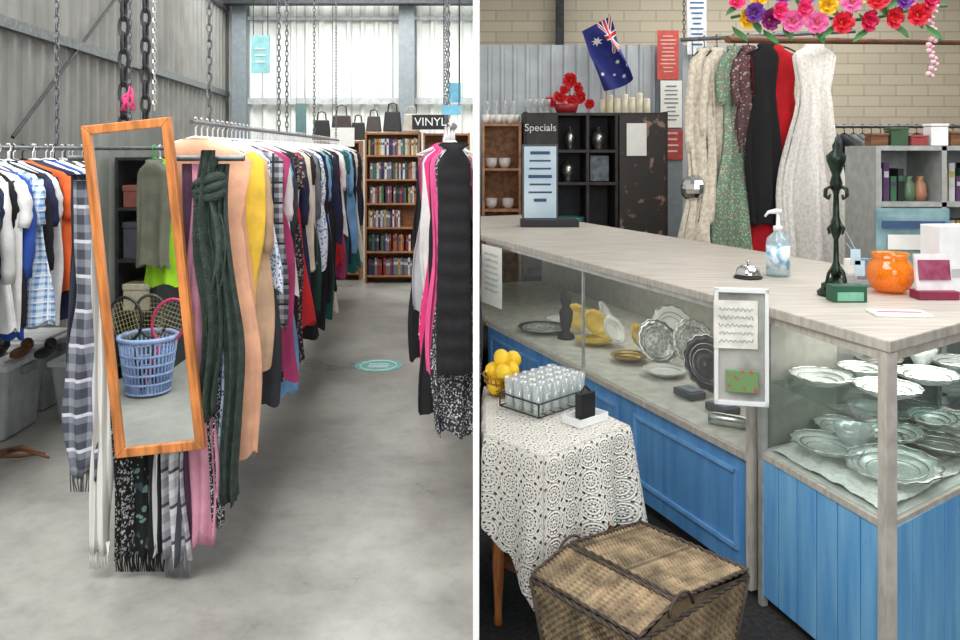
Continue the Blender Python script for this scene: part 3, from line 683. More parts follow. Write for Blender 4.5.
for k,(x,y) in enumerate([(.97,3.20),(.89,3.40)]):
    o=B().box((x,y,.518),(.12,.08,.03),-1.15).box((x,y,.536),(.09,.06,.008),-1.15,1).obj('cutlery_case',[mat('dark_case',(84,84,88),.5),mat('pale_blue_card',(140,152,168),.5)],bevel=.004)
    tag(o,'flat dark cutlery case on the display deck','case','cutlery cases in the long display')
M=Matrix.Rotation(pi/2,3,'Y')
o=B().lathe([(.001,-.08),(.022,-.078),(.024,-.06),(.024,.05),(.018,.065),(.018,.085),(.001,.085)],(0,0,0),20,0,None,M).obj('thermos_flask',[silver],smooth=True);o.location=(.95,3.03,.525);o.rotation_euler=(0,0,-.5);tag(o,'small silver flask lying on its side in the display','flask')
b=B().lathe([(.001,0),(.05,0),(.045,.02),(.02,.04),(.035,.10),(.04,.15),(.02,.18),(.035,.21),(.03,.25),(.001,.26)],(.48,4.46,.50),16)
tag(b.obj('figurine',darkwood,smooth=True),'dark carved wooden figurine standing in the display','figurine')
sq=mat('pencil',(90,90,96),.8)
def scribble(e,org,ux,rows,dz,w,nrm):
    b=B();r=random.Random(3)
    for k in range(rows):
        pts=[];n=26
        for i in range(n):
            t=i/(n-1)*w;z=-k*dz+.35*dz*sin(i*1.9+k)*r.uniform(.3,1)
            pts.append((org[0]+ux[0]*t+nrm[0]*.003,org[1]+ux[1]*t+nrm[1]*.003,org[2]+z))
        b.tube(pts,.0009,4)
    b.obj('handwriting',sq,e)
e=empty('picture_frame',(.88,2.67,.70),'white picture frame hung on the display corner with handwritten note','picture frame')
p0=(.785,2.68);p1=(.955,2.645);dd=Vector((p1[0]-p0[0],p1[1]-p0[1])).normalized()
b=B();b.seg(p0,p1,1.075,1.09,.015).seg(p0,p1,.70,.715,.015).seg(p0,(p0[0]+.013*dd.x,p0[1]+.013*dd.y),.70,1.09,.015).seg((p1[0]-.013*dd.x,p1[1]-.013*dd.y),p1,.70,1.09,.015)
b.obj('frame',white,e,bevel=.002)
B().seg((p0[0],p0[1]+.006),(p1[0],p1[1]+.006),.71,1.08,.004).obj('picture',mat('grey_print',(186,184,176),.3,col2=(120,126,118),ns=8),e)
B().seg((p0[0]-.005,p0[1]-.010),(p0[0]+.135,p0[1]-.03),.89,1.05,.002).obj('note',mat('cream_paper',(238,234,224),.8),e)
scribble(e,(.795,2.665,1.02),(1,-.14),5,.026,.11,(0,-1))
b=B().seg((.82,2.662),(.92,2.643),.745,.82,.008)
tag(b.obj('purse',[mat('green_floral_fabric',(110,150,96),.7,col2=(170,90,84),ns=45,lo=.38,hi=.46)],bevel=.003),'small green and red fabric purse clipped onto the white frame','purse')
e=empty('notice_card',(.06,4.74,.63),'white notice card taped to the display glass','notice')
B().seg((.012,4.86),(.125,4.62),.63,.98,.004).obj('card',paper,e);scribble(e,(.03,4.81,.93),(.42,-.9),7,.035,.18,(-.9,-.4))
# ================================================================= ON THE COUNTER
e=empty('service_bell',(1.109,3.31,1.02),'chrome service bell with black base on the counter','bell')
B().lathe([(.001,0),(.055,0),(.058,.006),(.05,.012),(.001,.012)],(1.109,3.31,1.02),28).obj('base',black,e,smooth=True)
B().lathe([(.05,.014),(.05,.02),(.043,.04),(.028,.052),(.001,.057)],(1.109,3.31,1.02),28).obj('dome',chrome,e,smooth=True)
B().lathe([(.001,.057),(.005,.057),(.005,.066),(.009,.068),(.008,.074),(.001,.075)],(1.109,3.31,1.02),14).obj('button',chrome,e,smooth=True)
X,Y=1.255,3.37
e=empty('sanitiser_bottle',(X,Y,1.02),'clear pump bottle of hand sanitiser with blue label','bottle')
B().lathe([(.001,0),(.044,0),(.048,.01),(.048,.14),(.043,.16),(.018,.185),(.016,.20),(.001,.20)],(X,Y,1.02),28).obj('body',glassm('gel',(215,235,240),.2,.05,.35),e,smooth=True)
B().lathe([(.0486,.03),(.0486,.13)],(X,Y,1.02),28).obj('label_band',mat('label_blue',(226,236,240),.5,col2=(110,170,200),ns=22,lo=.38,hi=.5),e,smooth=True)
B().lathe([(.019,.19),(.019,.21),(.008,.213),(.006,.265),(.001,.265)],(X,Y,1.02),16).tube([(X+.014,Y,1.29),(X-.01,Y,1.292),(X-.04,Y,1.288),(X-.055,Y,1.27)],[.012,.011,.007,.005],8).obj('pump',white,e,smooth=True)
X,Y=1.273,2.86
gb=mat('green_bronze',(38,54,44),.35,metal=.5,var=.4,ns=40)
e=empty('ornate_stand',(X,Y,1.03),'dark green cast-metal ornate display stand on the counter','display stand')
B().lathe([(.001,0),(.062,0),(.065,.012),(.05,.025),(.05,.04),(.03,.05),(.014,.07)],(X,Y,1.03),24).obj('base',gb,e,smooth=True)
B().lathe([(.014,.06),(.022,.09),(.010,.12),(.008,.2),(.018,.225),(.022,.25),(.012,.28),(.009,.36),(.014,.38),(.022,.40),(.014,.43),(.024,.46),(.032,.48),(.034,.50),(.012,.52),(.014,.535),(.006,.55),(.001,.57)],(X,Y,1.03),20).obj('column',gb,e,smooth=True)
for an in(0,pi/2,pi,3*pi/2):
    b=B()
    ca,sa=cos(an+.3),sin(an+.3);Q=lambda d,z:(X+ca*d,Y+sa*d,z)
    b.tube([Q(0,1.40),Q(.025,1.42),Q(.048,1.41),Q(.05,1.385),Q(.035,1.375),Q(.028,1.39)],[.006,.006,.005,.005,.004,.003],7)
    b.tube([Q(0,1.27),Q(.02,1.285),Q(.036,1.27),Q(.03,1.25)],[.005,.005,.004,.003],7)
    b.tube([Q(0,1.12),Q(.018,1.13),Q(.034,1.11),Q(.05,1.05)],[.006,.006,.005,.004],7)
    b.obj('scroll_arm',gb,e,smooth=True)
for k,(a,z) in enumerate([(.06,1.17),(.075,1.13)]):
    tg=B().box((X+a,Y-.02,z),(.035,.002,.055)).tube([(X+a,Y-.02,z+.026),(X+.03,Y-.01,z+.09)],.001,4)
    tag(tg.obj('price_tag',mat('tag_blue',(190,210,222),.6)),'pale blue price tag tied onto the ornate stand','tag','tags on the stand')
X,Y=1.262,2.755
o=B().box((X,Y,1.058),(.115,.06,.056),.0).box((X,Y-.031,1.05),(.09,.003,.03),0,1).obj('card_box',[mat('dark_green_card',(24,84,60),.5),mat('pale_green_card',(120,180,150),.5)],bevel=.003);tag(o,'small dark green card box in front of the stand','box')
X,Y=1.497,2.92
e=empty('glass_vase',(X,Y,1.03),'round orange glass vase with open crimped rim','vase')
org=glassm('amber_glass',(255,172,30),.16,.04,.38)
B().lathe([(.001,0),(.035,0),(.06,.015),(.078,.05),(.08,.08),(.07,.11),(.055,.125),(.064,.145),(.058,.143),(.05,.123),(.066,.108),(.075,.08),(.073,.05),(.055,.018),(.001,.010)],(X,Y,1.03),32,0,lambda a,r:.02*cos(10*a)).obj('body',org,e,smooth=True)
X,Y=1.59,2.80
e=empty('leaflet_holder',(X,Y,1.03),'maroon and white leaflet stand on the counter','leaflet stand')
B().box((X,Y,1.045),(.14,.07,.03),0).obj('base',mat('maroon_card',(130,36,66),.5),e,bevel=.003)
B().box((X,Y+.01,1.12),(.125,.012,.13),0,0,Matrix.Rotation(-.15,3,'X')).obj('card',mat('white_pinkcard',(236,230,232),.6),e)
B().box((X,Y+.0,1.13),(.11,.004,.07),0,0,Matrix.Rotation(-.15,3,'X')).obj('printed_panel',mat('maroon_print',(130,40,70),.5,col2=(160,80,110),ns=30),e)
o=B().box((1.325,2.53,1.034),(.17,.09,.006),-.1).box((1.325,2.53,1.0385),(.13,.012,.002),-.1,1).obj('leaflet',[paper,mat('pink_print',(200,120,140),.6)]);tag(o,'white leaflet lying flat on the counter','leaflet')
X,Y=1.74,3.22
e=empty('acrylic_stand',(X,Y,1.03),'clear acrylic stand holding a bluish printed card','acrylic stand')
B().box((X,Y,1.18),(.28,.008,.27),-.1).obj('card',mat('bluecard',(176,198,204),.4,col2=(110,150,164),ns=9),e)
B().box((X,Y-.008,1.185),(.30,.004,.28),-.1).box((X,Y,1.034),(.30,.1,.006),-.1).obj('holder',glass,e)
B().box((X,Y-.012,1.25),(.24,.003,.03),-.1).obj('printed_panel',mat('navy_print',(50,80,120),.6),e)
B().box((X,Y-.012,1.18),(.2,.003,.06),-.1).obj('printed_panel',paper,e)
X,Y=1.77,2.99
o=B().box((X,Y,1.15),(.19,.11,.24),.1).box((X,Y-.058,1.10),(.12,.003,.03),.1,1).obj('white_box',[white,mat('box_print',(190,194,198),.6)],bevel=.006);tag(o,'plain white carton standing on the counter','box')
e=empty('clear_tray',(1.47,3.10,1.03),'clear plastic tray with folded pamphlets on the counter','tray')
B().box((1.50,3.12,1.05),(.20,.09,.04),.1).obj('body',glassm('clear_tray_glass',(225,232,235),.2,.05,.2),e)
for k in range(3): B().box((1.45+.05*k,3.13,1.085),(.04,.03,.08),.1).obj('pamphlet',[paper,mat('pamph_blue',(120,160,190),.6),mat('pamph_pink',(210,160,170),.6)][k],e)
X,Y=.42,5.6
e=empty('sign_stand',(X,Y,1.02),'upright pale blue poster in a black stand on the counter','sign stand')
B().box((X,Y,1.325),(.25,.02,.53)).obj('frame',mat('greyframe',(70,76,84),.5),e)
B().box((X,Y-.012,1.325),(.225,.004,.50)).obj('poster',mat('paleblue_poster',(206,222,230),.6,col2=(176,202,218),ns=4),e)
b=B();r=random.Random(5)
for k in range(7): b.box((X,Y-.016,1.53-.055*k),(.17*r.uniform(.5,1),.002,.012 if k%3 else .022))
b.obj('print',mat('navy_print',(50,80,120),.6),e)
B().box((X+.06,Y-.05,1.045),(.40,.14,.05)).obj('base',black,e,bevel=.004)
# ================================================================= BEHIND THE COUNTER
shelf_unit('cube_shelf',.02,.36,7.0,7.4,0,1.79,[.3,.66,1.02,1.38,1.77],mat('orange_wood',(190,140,100),.6,var=.3),'tan wooden cube shelf of crockery',cat='shelf')
for k,(x,z) in enumerate([(.1,1.39),(.22,1.39),(.1,1.03),(.25,1.03)]):
    o=B().lathe([(.001,0),(.03,0),(.05,.03),(.055,.09),(.05,.09),(.045,.03),(.001,.01)],(x,7.15,z),18).obj('bowl',chinam,smooth=True);tag(o,'white china bowl on the tan shelf','bowl','bowls on the tan shelf')
e=empty('cupboard',(1.0,7.15,0),'dark distressed cupboard with open cubbies and one door','cupboard')
x0,x1,y0,y1=.38,1.62,6.9,7.35
for a,b_ in((x0,x0+.03),(x1-.03,x1)): B().bx(a,b_,y0,y1,0,1.88).obj('side_panel',darkwood,e)
for z in(.05,.45,.85,1.26,1.54,1.86): B().bx(x0+.03,x1-.03,y0,y1,z-.012,z+.012).obj('shelf',darkwood,e)
for x in(.66,.93,1.18): B().bx(x-.012,x+.012,y0+.001,y1,.05,1.86).obj('divider',darkwood,e)
B().bx(x0+.03,x1-.03,y1-.02,y1-.005,.05,1.86).obj('back_panel',mat('dark_back',(70,70,74),.7),e)
B().bx(1.2,1.59,6.875,6.898,.06,1.85).obj('door',mat('distressed_black',(48,44,42),.5,col2=(140,114,100),ns=9,lo=.36,hi=.42),e)
B().bx(x0+.02,.66,6.875,6.898,1.54,1.86).obj('drawer_front',darkwood,e)
text('Specials',.088,(.52,6.87,1.74),(pi/2,0,0),mat('chalk',(235,235,230),.8),e)
o=B().bx(1.26,1.43,6.868,6.873,1.5,1.78).obj('paper_notice',paper);tag(o,'white paper notice taped on the dark cupboard door','notice')
o=B().bx(.96,1.12,6.96,6.98,1.28,1.5).obj('framed_print',mat('grey_blue_print',(110,120,126),.4,col2=(60,70,80)));tag(o,'small framed print standing in a cubby','framed print')
for x,z,r in((1.05,1.552,.07),(.8,1.552,.05),(.78,1.272,.06)):
    o=B().lathe([(.001,0),(r*.6,0),(r*.5,.02),(r*.9,.06),(r,.11),(r*.7,.16),(r*.3,.18),(r*.35,.2),(.001,.22)],(x,7.1,z),20).obj('teapot' if r>.06 else 'sugar_bowl',silver,smooth=True);tag(o,'silver metal lidded pot in the dark cubby','pot','silver pots in the cupboard')
teal_=mat('teal_glaze',(90,150,145),.25)
o=B().lathe([(.001,0),(.1,0),(.13,.05),(.14,.1),(.12,.1),(.11,.05),(.001,.02)],(.79,7.05,.862),24).obj('bowl',teal_,smooth=True);tag(o,'teal glazed bowl in the dark cubby','bowl')
for k in range(6):
    x=.05+.055*k
    o=B().lathe([(.001,0),(.02,0),(.03,.03),(.032,.075),(.028,.075),(.024,.02),(.001,.01)],(x,7.1+.06*(k%2),1.79),16).tube([(x+.03,7.1+.06*(k%2),1.805),(x+.048,7.1+.06*(k%2),1.83),(x+.03,7.1+.06*(k%2),1.855)],.005,5).obj('teacup',chinam,smooth=True);tag(o,'white china teacup on the tan shelf','teacup','teacups on the tan shelf')
for k in range(4):
    x=.06+.08*k
    o=B().lathe([(.001,0),(.035,0),(.04,.04),(.03,.14),(.018,.17),(.022,.21),(.016,.21),(.001,.05)],(x,7.3,1.79),16).obj('glass_jug',glassm('jug_glass',(235,240,240),.25,.05,.3),smooth=True);tag(o,'clear glass jug behind the teacups','jug','glass jugs on the tan shelf')
for k in range(7):
    x=1.08+.065*k;h=[.12,.16,.13,.17,.14,.18,.13][k]
    o=B().lathe([(.001,0),(.026,0),(.028,.01),(.028,h-.01),(.024,h),(.01,h-.004),(.001,h-.01)],(x,7.05,1.872),16).tube([(x,7.05,1.872+h-.01),(x+.002,7.05,1.872+h+.02)],.002,5).obj('candle',mat('cream_wax',(230,222,194),.5),smooth=True);tag(o,'cream pillar candle on the dark cupboard','candle','candles on the dark cupboard')
def rose(x,y,z,s,m,lab,grp,up=(0,0,1)):
    e=empty('flower',(x,y,z),lab,'flower',grp)
    b=B();q=Vector(up).to_track_quat('Z','Y').to_matrix()
    for ring,(n,rr,tl) in enumerate([(6,.62,.3),(5,.42,.75),(3,.2,1.3)]):
        for k in range(n):
            a=2*pi*k/n+ring*.6
            Mx=Matrix.Rotation(a,3,'Z')@Matrix.Rotation(-tl,3,'Y')
            vs=[];
            for i in range(4):
                for j in range(5):
                    u=i/3;v=(j-2)/2;wd=.5*sin(pi*min(.8,.2+u*.65))
                    p=Mx@Vector((u*(1-.25*ring),v*wd*(1-.25*ring),.18*u*u-.12*v*v))
                    vs.append(q@(p*s)+Vector((x,y,z)))
            b.add(vs,[(i*5+j,i*5+j+1,(i+1)*5+j+1,(i+1)*5+j) for i in range(3) for j in range(4)])
    b.obj('petals',m,e,smooth=True,recalc=False)
    B().sph((x,y,z),s*.2,8).obj('flower_centre',mat('flower_gold',(236,190,50),.6),e,smooth=True)
    return e
red=mat('silk_red',(216,32,44),.6)
rb=B().lathe([(.001,0),(.08,0),(.1,.04),(.11,.08),(.1,.08),(.07,.02),(.001,.01)],(.76,7.05,1.872),20).obj('bowl',mat('planter_red',(170,40,44),.4),smooth=True);tag(rb,'red bowl holding silk flowers','bowl')
for k,(dx_,dz,s_) in enumerate([(-.15,.06,.06),(-.06,.1,.07),(.05,.08,.06),(.04,.26,.075),(.13,.11,.065),(.21,.05,.05),(.09,.19,.06),(-.02,.17,.05)]): rose(.76+dx_,7.03,1.90+dz,s_,red,'red silk flower by the red bowl','red silk flowers',(R.uniform(-.8,.8),-.9,R.uniform(0,1)))
b=B()
for k in range(5): b.tube([(.78,7.05,1.93),(.76+[-.06,.05,.04,.13,.09][k],7.04,1.90+[.1,.08,.26,.11,.19][k])],.004,5)
b.obj('flower_stem',mat('stem_green',(60,110,60),.7),rb)
for k in range(4):
    o=B().lathe([(.001,0),(.03,0),(.028,.006),(.008,.02),(.008,.05),(.03,.07),(.034,.12),(.03,.12),(.001,.07)],(.42+.055*k,6.98,1.872),14).obj('goblet',glassm('goblet_glass',(235,240,240),.2,.05,.3),smooth=True);tag(o,'small clear goblet on the dark cupboard','goblet','goblets on the dark cupboard')
# flag
fe=empty('flag',(1.12,7.0,1.88),'small navy flag with union canton and white stars on a stick','flag')
B().tube([(1.10,7.0,1.88),(1.13,7.0,2.74)],.006,7).obj('pole',mat('gold_stick',(180,150,80),.4),fe)
fm=Matrix.Translation((1.13,6.94,2.71))@Matrix.Rotation(math.radians(62),4,'Y')
def fp(u,v,o=0):
    vv=v*.82+.03*sin(v*20+u*5)*min(1,u*4)
    return fm@Vector((u*.95+.02*sin(v*14)*min(1,u*4),-.001-o+.045*sin(v*24+u*9)*min(1,u*5),-vv-.22*u*u))
navy=mat('flag_navy',(26,38,120),.7);fw_=mat('flag_white',(235,235,235),.7);frd=mat('flag_red',(206,24,40),.7)
b=B();n=24;mj=18
vs=[fp(.6*i/n,.34*j/mj) for i in range(n+1) for j in range(mj+1)]
b.add(vs,[(i*(mj+1)+j,i*(mj+1)+j+1,(i+1)*(mj+1)+j+1,(i+1)*(mj+1)+j) for i in range(n) for j in range(mj)],0)
def strip(p,q,w,mi,o):
    d=(Vector(q)-Vector(p));nn=Vector((-d.y,d.x)).normalized()*w/2;m=20;vs=[]
    for i in range(m+1):
        c=Vector(p)+d*i/m
        for s in(-1,-.5,0,.5,1):
            cc=c+nn*s;vs.append(fp(min(.3,max(0,cc.x)),min(.17,max(0,cc.y)),o))
    b.add(vs,[(5*i+k,5*i+k+1,5*i+k+6,5*i+k+5) for i in range(m) for k in range(4)],mi)
strip((0,0),(.3,.17),.036,1,.004);strip((0,.17),(.3,0),.036,1,.004);strip((0,0),(.3,.17),.014,2,.006);strip((0,.17),(.3,0),.014,2,.006)
strip((0,.085),(.3,.085),.054,1,.008);strip((.15,0),(.15,.17),.054,1,.008);strip((0,.085),(.3,.085),.03,2,.010);strip((.15,0),(.15,.17),.03,2,.010)
for (u,v,r) in[(.15,.25,.045),(.45,.05,.022),(.45,.28,.022),(.38,.15,.022),(.52,.12,.022),(.48,.19,.014)]:
    vs=[fp(u,v,.008)];m=14
    for k in range(m):
        a=2*pi*k/m;rr=r if k%2==0 else r*.45;vs.append(fp(u+rr*sin(a),v-rr*cos(a),.008))
    b.add(vs,[(0,1+k,1+(k+1)%m) for k in range(m)],1)
b.obj('flag_cloth',[navy,fw_,frd],fe,recalc=False,smooth=True)
def poster(x,z,w,h,base,pr,lab,y=7.49,rows=6,seed=1):
    e=empty('poster',(x,y,z-h/2),lab,'poster');B().box((x,y,z),(w,.006,h)).obj('sheet',base,e)
    b=B();r=random.Random(seed)
    for k in range(rows): b.box((x,y-.005,z+h*.38-k*h*.8/rows),(w*.8*r.uniform(.5,1),.002,h*.25/rows))
    b.obj('print',pr,e)
redp=mat('red_poster',(206,84,74),.6)
poster(1.76,2.44,.2,.46,redp,mat('pale_print',(225,190,180),.6),'red poster with pale printing on the metal partition',rows=10)
poster(1.79,1.98,.2,.44,paper,mat('grey_print2',(130,140,140),.6),'white printed notice below the red poster',seed=3,rows=9)
poster(1.8,1.6,.2,.28,mat('dark_red_poster',(180,70,64),.6),mat('pale_print',(225,190,180),.6),'dark red notice low on the partition',seed=4,rows=4)
poster(2.03,2.72,.18,.55,mat('white_poster',(225,230,232),.6),mat('blue_print',(50,100,150),.6),'white poster with a blue printed map',seed=6,rows=9)
e=empty('mirror_ball',(1.36,5.2,1.3),'small silver mirror ball hanging from a cord','mirror ball')
B().sph((1.40,5.2,1.30),.095,20).obj('ball',chrome,e)
B().tube([(1.40,5.2,1.395),(1.40,5.28,2.27)],.003,5).obj('cord',dsteel,e)
rail((1.33,5.3,2.28),(2.30,4.9,2.28),.014,'steel rail carrying evening and wedding dresses')
chain(1.35,5.29,2.29,4.3,.02,steel,gl);chain(2.28,4.91,2.29,4.3,.02,steel,gl)
lacew=mat('lace_ivory',(230,222,206),.85,col2=(206,194,174),ns=40,lo=.4,hi=.6,bump=.5)
satinw=mat('satin_white',(240,236,230),.5,ns=50,bump=.5,bs=90,col2=(222,218,210),lo=.42,hi=.55)
floral=patt('p_greenfl','floral',(112,142,118),(180,195,170),(170,110,110),44)
gg='evening dresses on the high rail'
def gown(x,y,m,hw,Ln,rz,lab,seed,sl=0,st='dress',ht=.06):
    garment(x,y,2.28,rz,hw,Ln,ht,m,st,seed,lab,gg,sl,black)
gown(1.47,5.24,lacew,.10,1.5,.25,'ivory lace long-sleeved dress on a hanger',401,.6,'gown',.05)
gown(1.54,5.20,lacew,.09,1.2,.35,'second ivory lace dress tucked beside the first',407,.5,'gown',.04)
gown(1.64,5.16,floral,.11,1.55,.5,'green floral long dress on a hanger',402,.3,'gown',.04)
gown(1.72,5.13,patt('p_redfl','floral',(80,66,66),(150,70,84),(180,160,150),44),.09,1.05,.3,'dark floral dress on a hanger',403,.3)
gown(1.80,5.04,cloth((20,20,24)),.095,1.2,.15,'black long gown with a wrap front on a hanger',404,0,'dress',.04)
gown(1.87,5.09,cloth((206,26,38)),.155,1.45,.05,'red satin gown showing behind the black gown',405,0,'dress',.02)
gown(2.08,4.98,satinw,.145,1.65,.10,'full white beaded wedding gown on a hanger',406,0,'gown',.085)
e=empty('flower_garland_cord',(1.8,4.0,2.2),'twisted green cord of an artificial flower garland','garland')
pts=[(1.27+.11*k,4.05-.02*k,2.22+.03*sin(k*.9)) for k in range(10)]
B().tube(pts,.008,6).obj('cord',mat('stem_green',(60,110,60),.7),e)
fc=[(244,196,40),(120,60,160),(240,60,130),(228,40,60),(246,130,60),(150,40,120),(244,120,180),(220,30,90)]
fml=[mat('silk%d'%k,c,.6,emis=.03) for k,c in enumerate(fc)]  # slight emission put into the petals to brighten them
lf=mat('leaf_green',(90,150,90),.6)
fn=['yellow','purple','bright pink','red','orange','plum','rose pink','crimson']
order=[2,0,1,0,5,2,1,6,2,1,6,0,2,3,6,0,7,3,2,3,1,6,3,7]
for k,i in enumerate(order):
    t=k/(len(order)-1);x=1.28+.84*t;z=2.235+[.05,-.045,.015][k%3]+.02*sin(k*2.3);y=4.0-.18*t-.02*(k%3)
    rose(x,y,z,.046+.012*((k*5)%3)/2,fml[i],fn[i]+' artificial flower in the hanging garland','garland flowers',(.5*sin(k*1.7),-1,.4*cos(k*2.1)))
for k in range(20):
    x=1.26+.048*k;z=[2.17,2.30,2.21,2.15,2.26][k%5]
    b=B();vs=[]
    for i in range(5):
        for j in(-1,0,1): vs.append((x+.024*sin(i/4*pi)*j+[.02,-.02,.01][k%3]*i,4.01-.0105*k-.01*abs(j),z-.02*i))
    b.add(vs,[(i*3+j,i*3+j+1,(i+1)*3+j+1,(i+1)*3+j) for i in range(4) for j in range(2)])
    tag(b.obj('leaf',lf,smooth=True,recalc=False),'green artificial leaf dangling from the garland','leaf','garland leaves')
b=B()
for k in range(14):
    z=2.28-.028*k;x=2.17+.012*sin(k*1.3)
    b.sph((x,3.85,z),.015,8,0,(1.1,.8,.9));b.sph((x+.018,3.85,z-.01),.011,8)
tag(b.obj('bead_strand',mat('shell_pink',(236,190,200),.4),smooth=True),'pale pink beaded strand dangling from the garland end','bead strand')
tag(B().tube([(1.3,4.2,2.13),(4.2,6.5,2.42)],.02,10).obj('curtain_pole',brownwood),'brown wooden pole spanning behind the garland','pole')
gs=mat('light_grey_laminate',(172,175,172),.5)
shelf_unit('bookcase',2.03,2.72,4.1,4.45,0,1.57,[.3,.65,1.0,1.27,1.56],gs,'light grey laminate bookcase of small goods','bookcase',True,(2.38,),.025)
for z_,m_ in((1.283,7),(1.013,3)):
    for k in range(16):
        x=2.08+.038*k
        if abs(x-2.38)<.03 or (z_>1.1 and 3<k<8): continue
        spine(x,4.17,z_,.03,[.17,.2,.13][(k*m_)%3],(k*m_+1)%10,'goods on the grey bookcase','upright book on the grey bookcase',.13)
for k,(x,z,c) in enumerate([(2.25,1.283,(90,120,90)),(2.31,1.283,(170,120,90))]):
    o=B().lathe([(.001,0),(.025,0),(.035,.03),(.028,.09),(.014,.11),(.02,.13),(.001,.13)],(x,4.2,z),16).obj('small_vase',mat('sv%d'%k,c,.3),smooth=True);tag(o,'small glazed vase on the grey bookcase','vase','vases on the grey bookcase')
for k in range(6):
    x=2.10+.105*k;e=empty('trinket_box',(x,4.25,1.573),'small wooden trinket box on the grey bookcase','trinket box','trinket boxes')
    m=[brownwood,mat('tb_green',(60,90,60),.5),mat('tb_red',(150,60,60),.5),white,brownwood,mat('tb_blue',(80,110,150),.5)][k];hh=[.05,.08,.04,.1,.06,.05][k]
    B().bx(x-.045,x+.045,4.2,4.28,1.573,1.573+hh).obj('body',m,e,bevel=.004);B().bx(x-.048,x+.048,4.197,4.283,1.575+hh,1.588+hh).obj('lid',m,e,bevel=.003)
rail((2.95,6.8,1.75),(5.2,6.8,1.75),.014,'steel rail of dark clothes near the brick wall')
for k in range(28):
    nm=R.choice(['black','charcoal','navy','maroon','black','grey','brown'])
    garment(3.02+.077*k,6.8,1.75,pi/2+R.uniform(-.3,.3),.22,1.15,.035,gm(nm),'jacket',500+k,f'{nm} jacket on the rail by the brick wall','dark jackets near the brick wall',.4 if k%2 else 0,black)
for x in(3.0,5.15): tag(B().tube([(x,6.8,0),(x,6.8,1.75)],.02,8).bx(x-.03,x+.03,6.5,7.1,0,.03).obj('rack_stand',dsteel),'dark steel upright stand for the clothes rail','rack stand')
# ================================================================= TABLE AND BASKETS
tp=[(.195,2.42),(.50,2.70),(.25,3.14),(.02,3.14),(.02,2.60)]
TZ=.62
e=empty('side_table',(.24,2.8,0),'small wooden side table under a crochet cloth','side table')
B().prism(tp,TZ-.03,TZ-.004).obj('table_top',mat('pinkish_wood',(190,176,166),.6),e)
for x,y in((.2,2.49),(.44,2.71),(.23,3.06),(.06,3.08),(.06,2.62)):
    B().lathe([(.016,0),(.012,.04),(.02,.2),(.014,.3),(.024,.45),(.024,TZ-.03)],(x,y,0),12).obj('leg',pine,e,smooth=True)
B().prism([(.19,2.52),(.42,2.72),(.22,3.05),(.06,3.05),(.06,2.64)],.18,.2).obj('lower_shelf',brownwood,e)
cm=bpy.data.materials.new('crochet');cm.use_nodes=True;nt=cm.node_tree;N=nt.nodes;L=nt.links;b=N['Principled BSDF'];out=N['Material Output']
b.inputs['Roughness'].default_value=.9
uv=N.new('ShaderNodeUVMap');uv.uv_map='UVMap';sp=N.new('ShaderNodeSeparateXYZ');L.new(uv.outputs[0],sp.inputs[0])
def cell(o,f): return mathn(nt,'SUBTRACT',mathn(nt,'FRACT',mathn(nt,'MULTIPLY',o,f)),.5)
U,V=cell(sp.outputs[0],13.),cell(sp.outputs[1],13.)
rr=mathn(nt,'SQRT',mathn(nt,'ADD',mathn(nt,'MULTIPLY',U,U),mathn(nt,'MULTIPLY',V,V)))
an=mathn(nt,'ARCTAN2',V,U)
def ringf(lo,hi,k,th):
    p_=mathn(nt,'GREATER_THAN',mathn(nt,'SINE',mathn(nt,'MULTIPLY',an,k)),th)
    return mathn(nt,'MULTIPLY',mathn(nt,'MULTIPLY',mathn(nt,'GREATER_THAN',rr,lo),mathn(nt,'LESS_THAN',rr,hi)),p_)
hole=mathn(nt,'MAXIMUM',mathn(nt,'MAXIMUM',ringf(.11,.18,8.,.3),ringf(.29,.36,14.,.3)),ringf(.48,.57,8.,.5))
tone=mathn(nt,'SINE',mathn(nt,'MULTIPLY',rr,55.))
L.new(mixc(nt,mathn(nt,'ADD',mathn(nt,'MULTIPLY',tone,.5),.5),C((224,220,210)),C((246,243,235))),b.inputs['Base Color'])
bpn=N.new('ShaderNodeBump');bpn.inputs['Strength'].default_value=.6;bpn.inputs['Distance'].default_value=.004;L.new(tone,bpn.inputs['Height']);L.new(bpn.outputs[0],b.inputs['Normal'])
tr=N.new('ShaderNodeBsdfTransparent');mx=N.new('ShaderNodeMixShader');L.new(hole,mx.inputs[0]);L.new(b.outputs[0],mx.inputs[1]);L.new(tr.outputs[0],mx.inputs[2]);L.new(mx.outputs[0],out.inputs[0])
b=B();per=[];cum=0
for k in range(5):
    p,q=Vector(tp[k]),Vector(tp[(k+1)%5]);m=44
    for i in range(m):
        t=i/m;per.append((p.lerp(q,t),cum+t*(q-p).length))
    cum+=(q-p).length
cen=Vector((.23,2.8));n=len(per);K=14;uvs=[]
b.v.append((cen.x,cen.y,TZ+.002));uvs.append((cen.x,cen.y))
for s in(.5,.99):
    for (p,c) in per:
        q=cen+(p-cen)*s;b.v.append((q.x,q.y,TZ+.002));uvs.append((q.x,q.y))
for j in range(0,K+1):
    t=j/K
    for (p,c) in per:
        near=[ (p-Vector(tp[0])).length,(p-Vector(tp[1])).length]
        drop=.25+.20*max(0,1-near[0]/.22)+.08*max(0,1-near[1]/.14)+.022*abs(sin(c*40))
        nn=(p-cen).normalized()
        o_=(.006 if j==0 else .010+t*(.040+.030*sin(c*34)+.010*sin(c*71)))
        q=p+nn*o_;q.x=max(.004,q.x)
        b.v.append((q.x,q.y,TZ+.001-drop*t));uvs.append((c,-drop*t))
fs=[(0,1+i,1+(i+1)%n) for i in range(n)]
for j in range(K+2):
    o0=1+j*n
    for i in range(n): fs.append((o0+i,o0+(i+1)%n,o0+n+(i+1)%n,o0+n+i))
b.add([],fs);b.uv=uvs
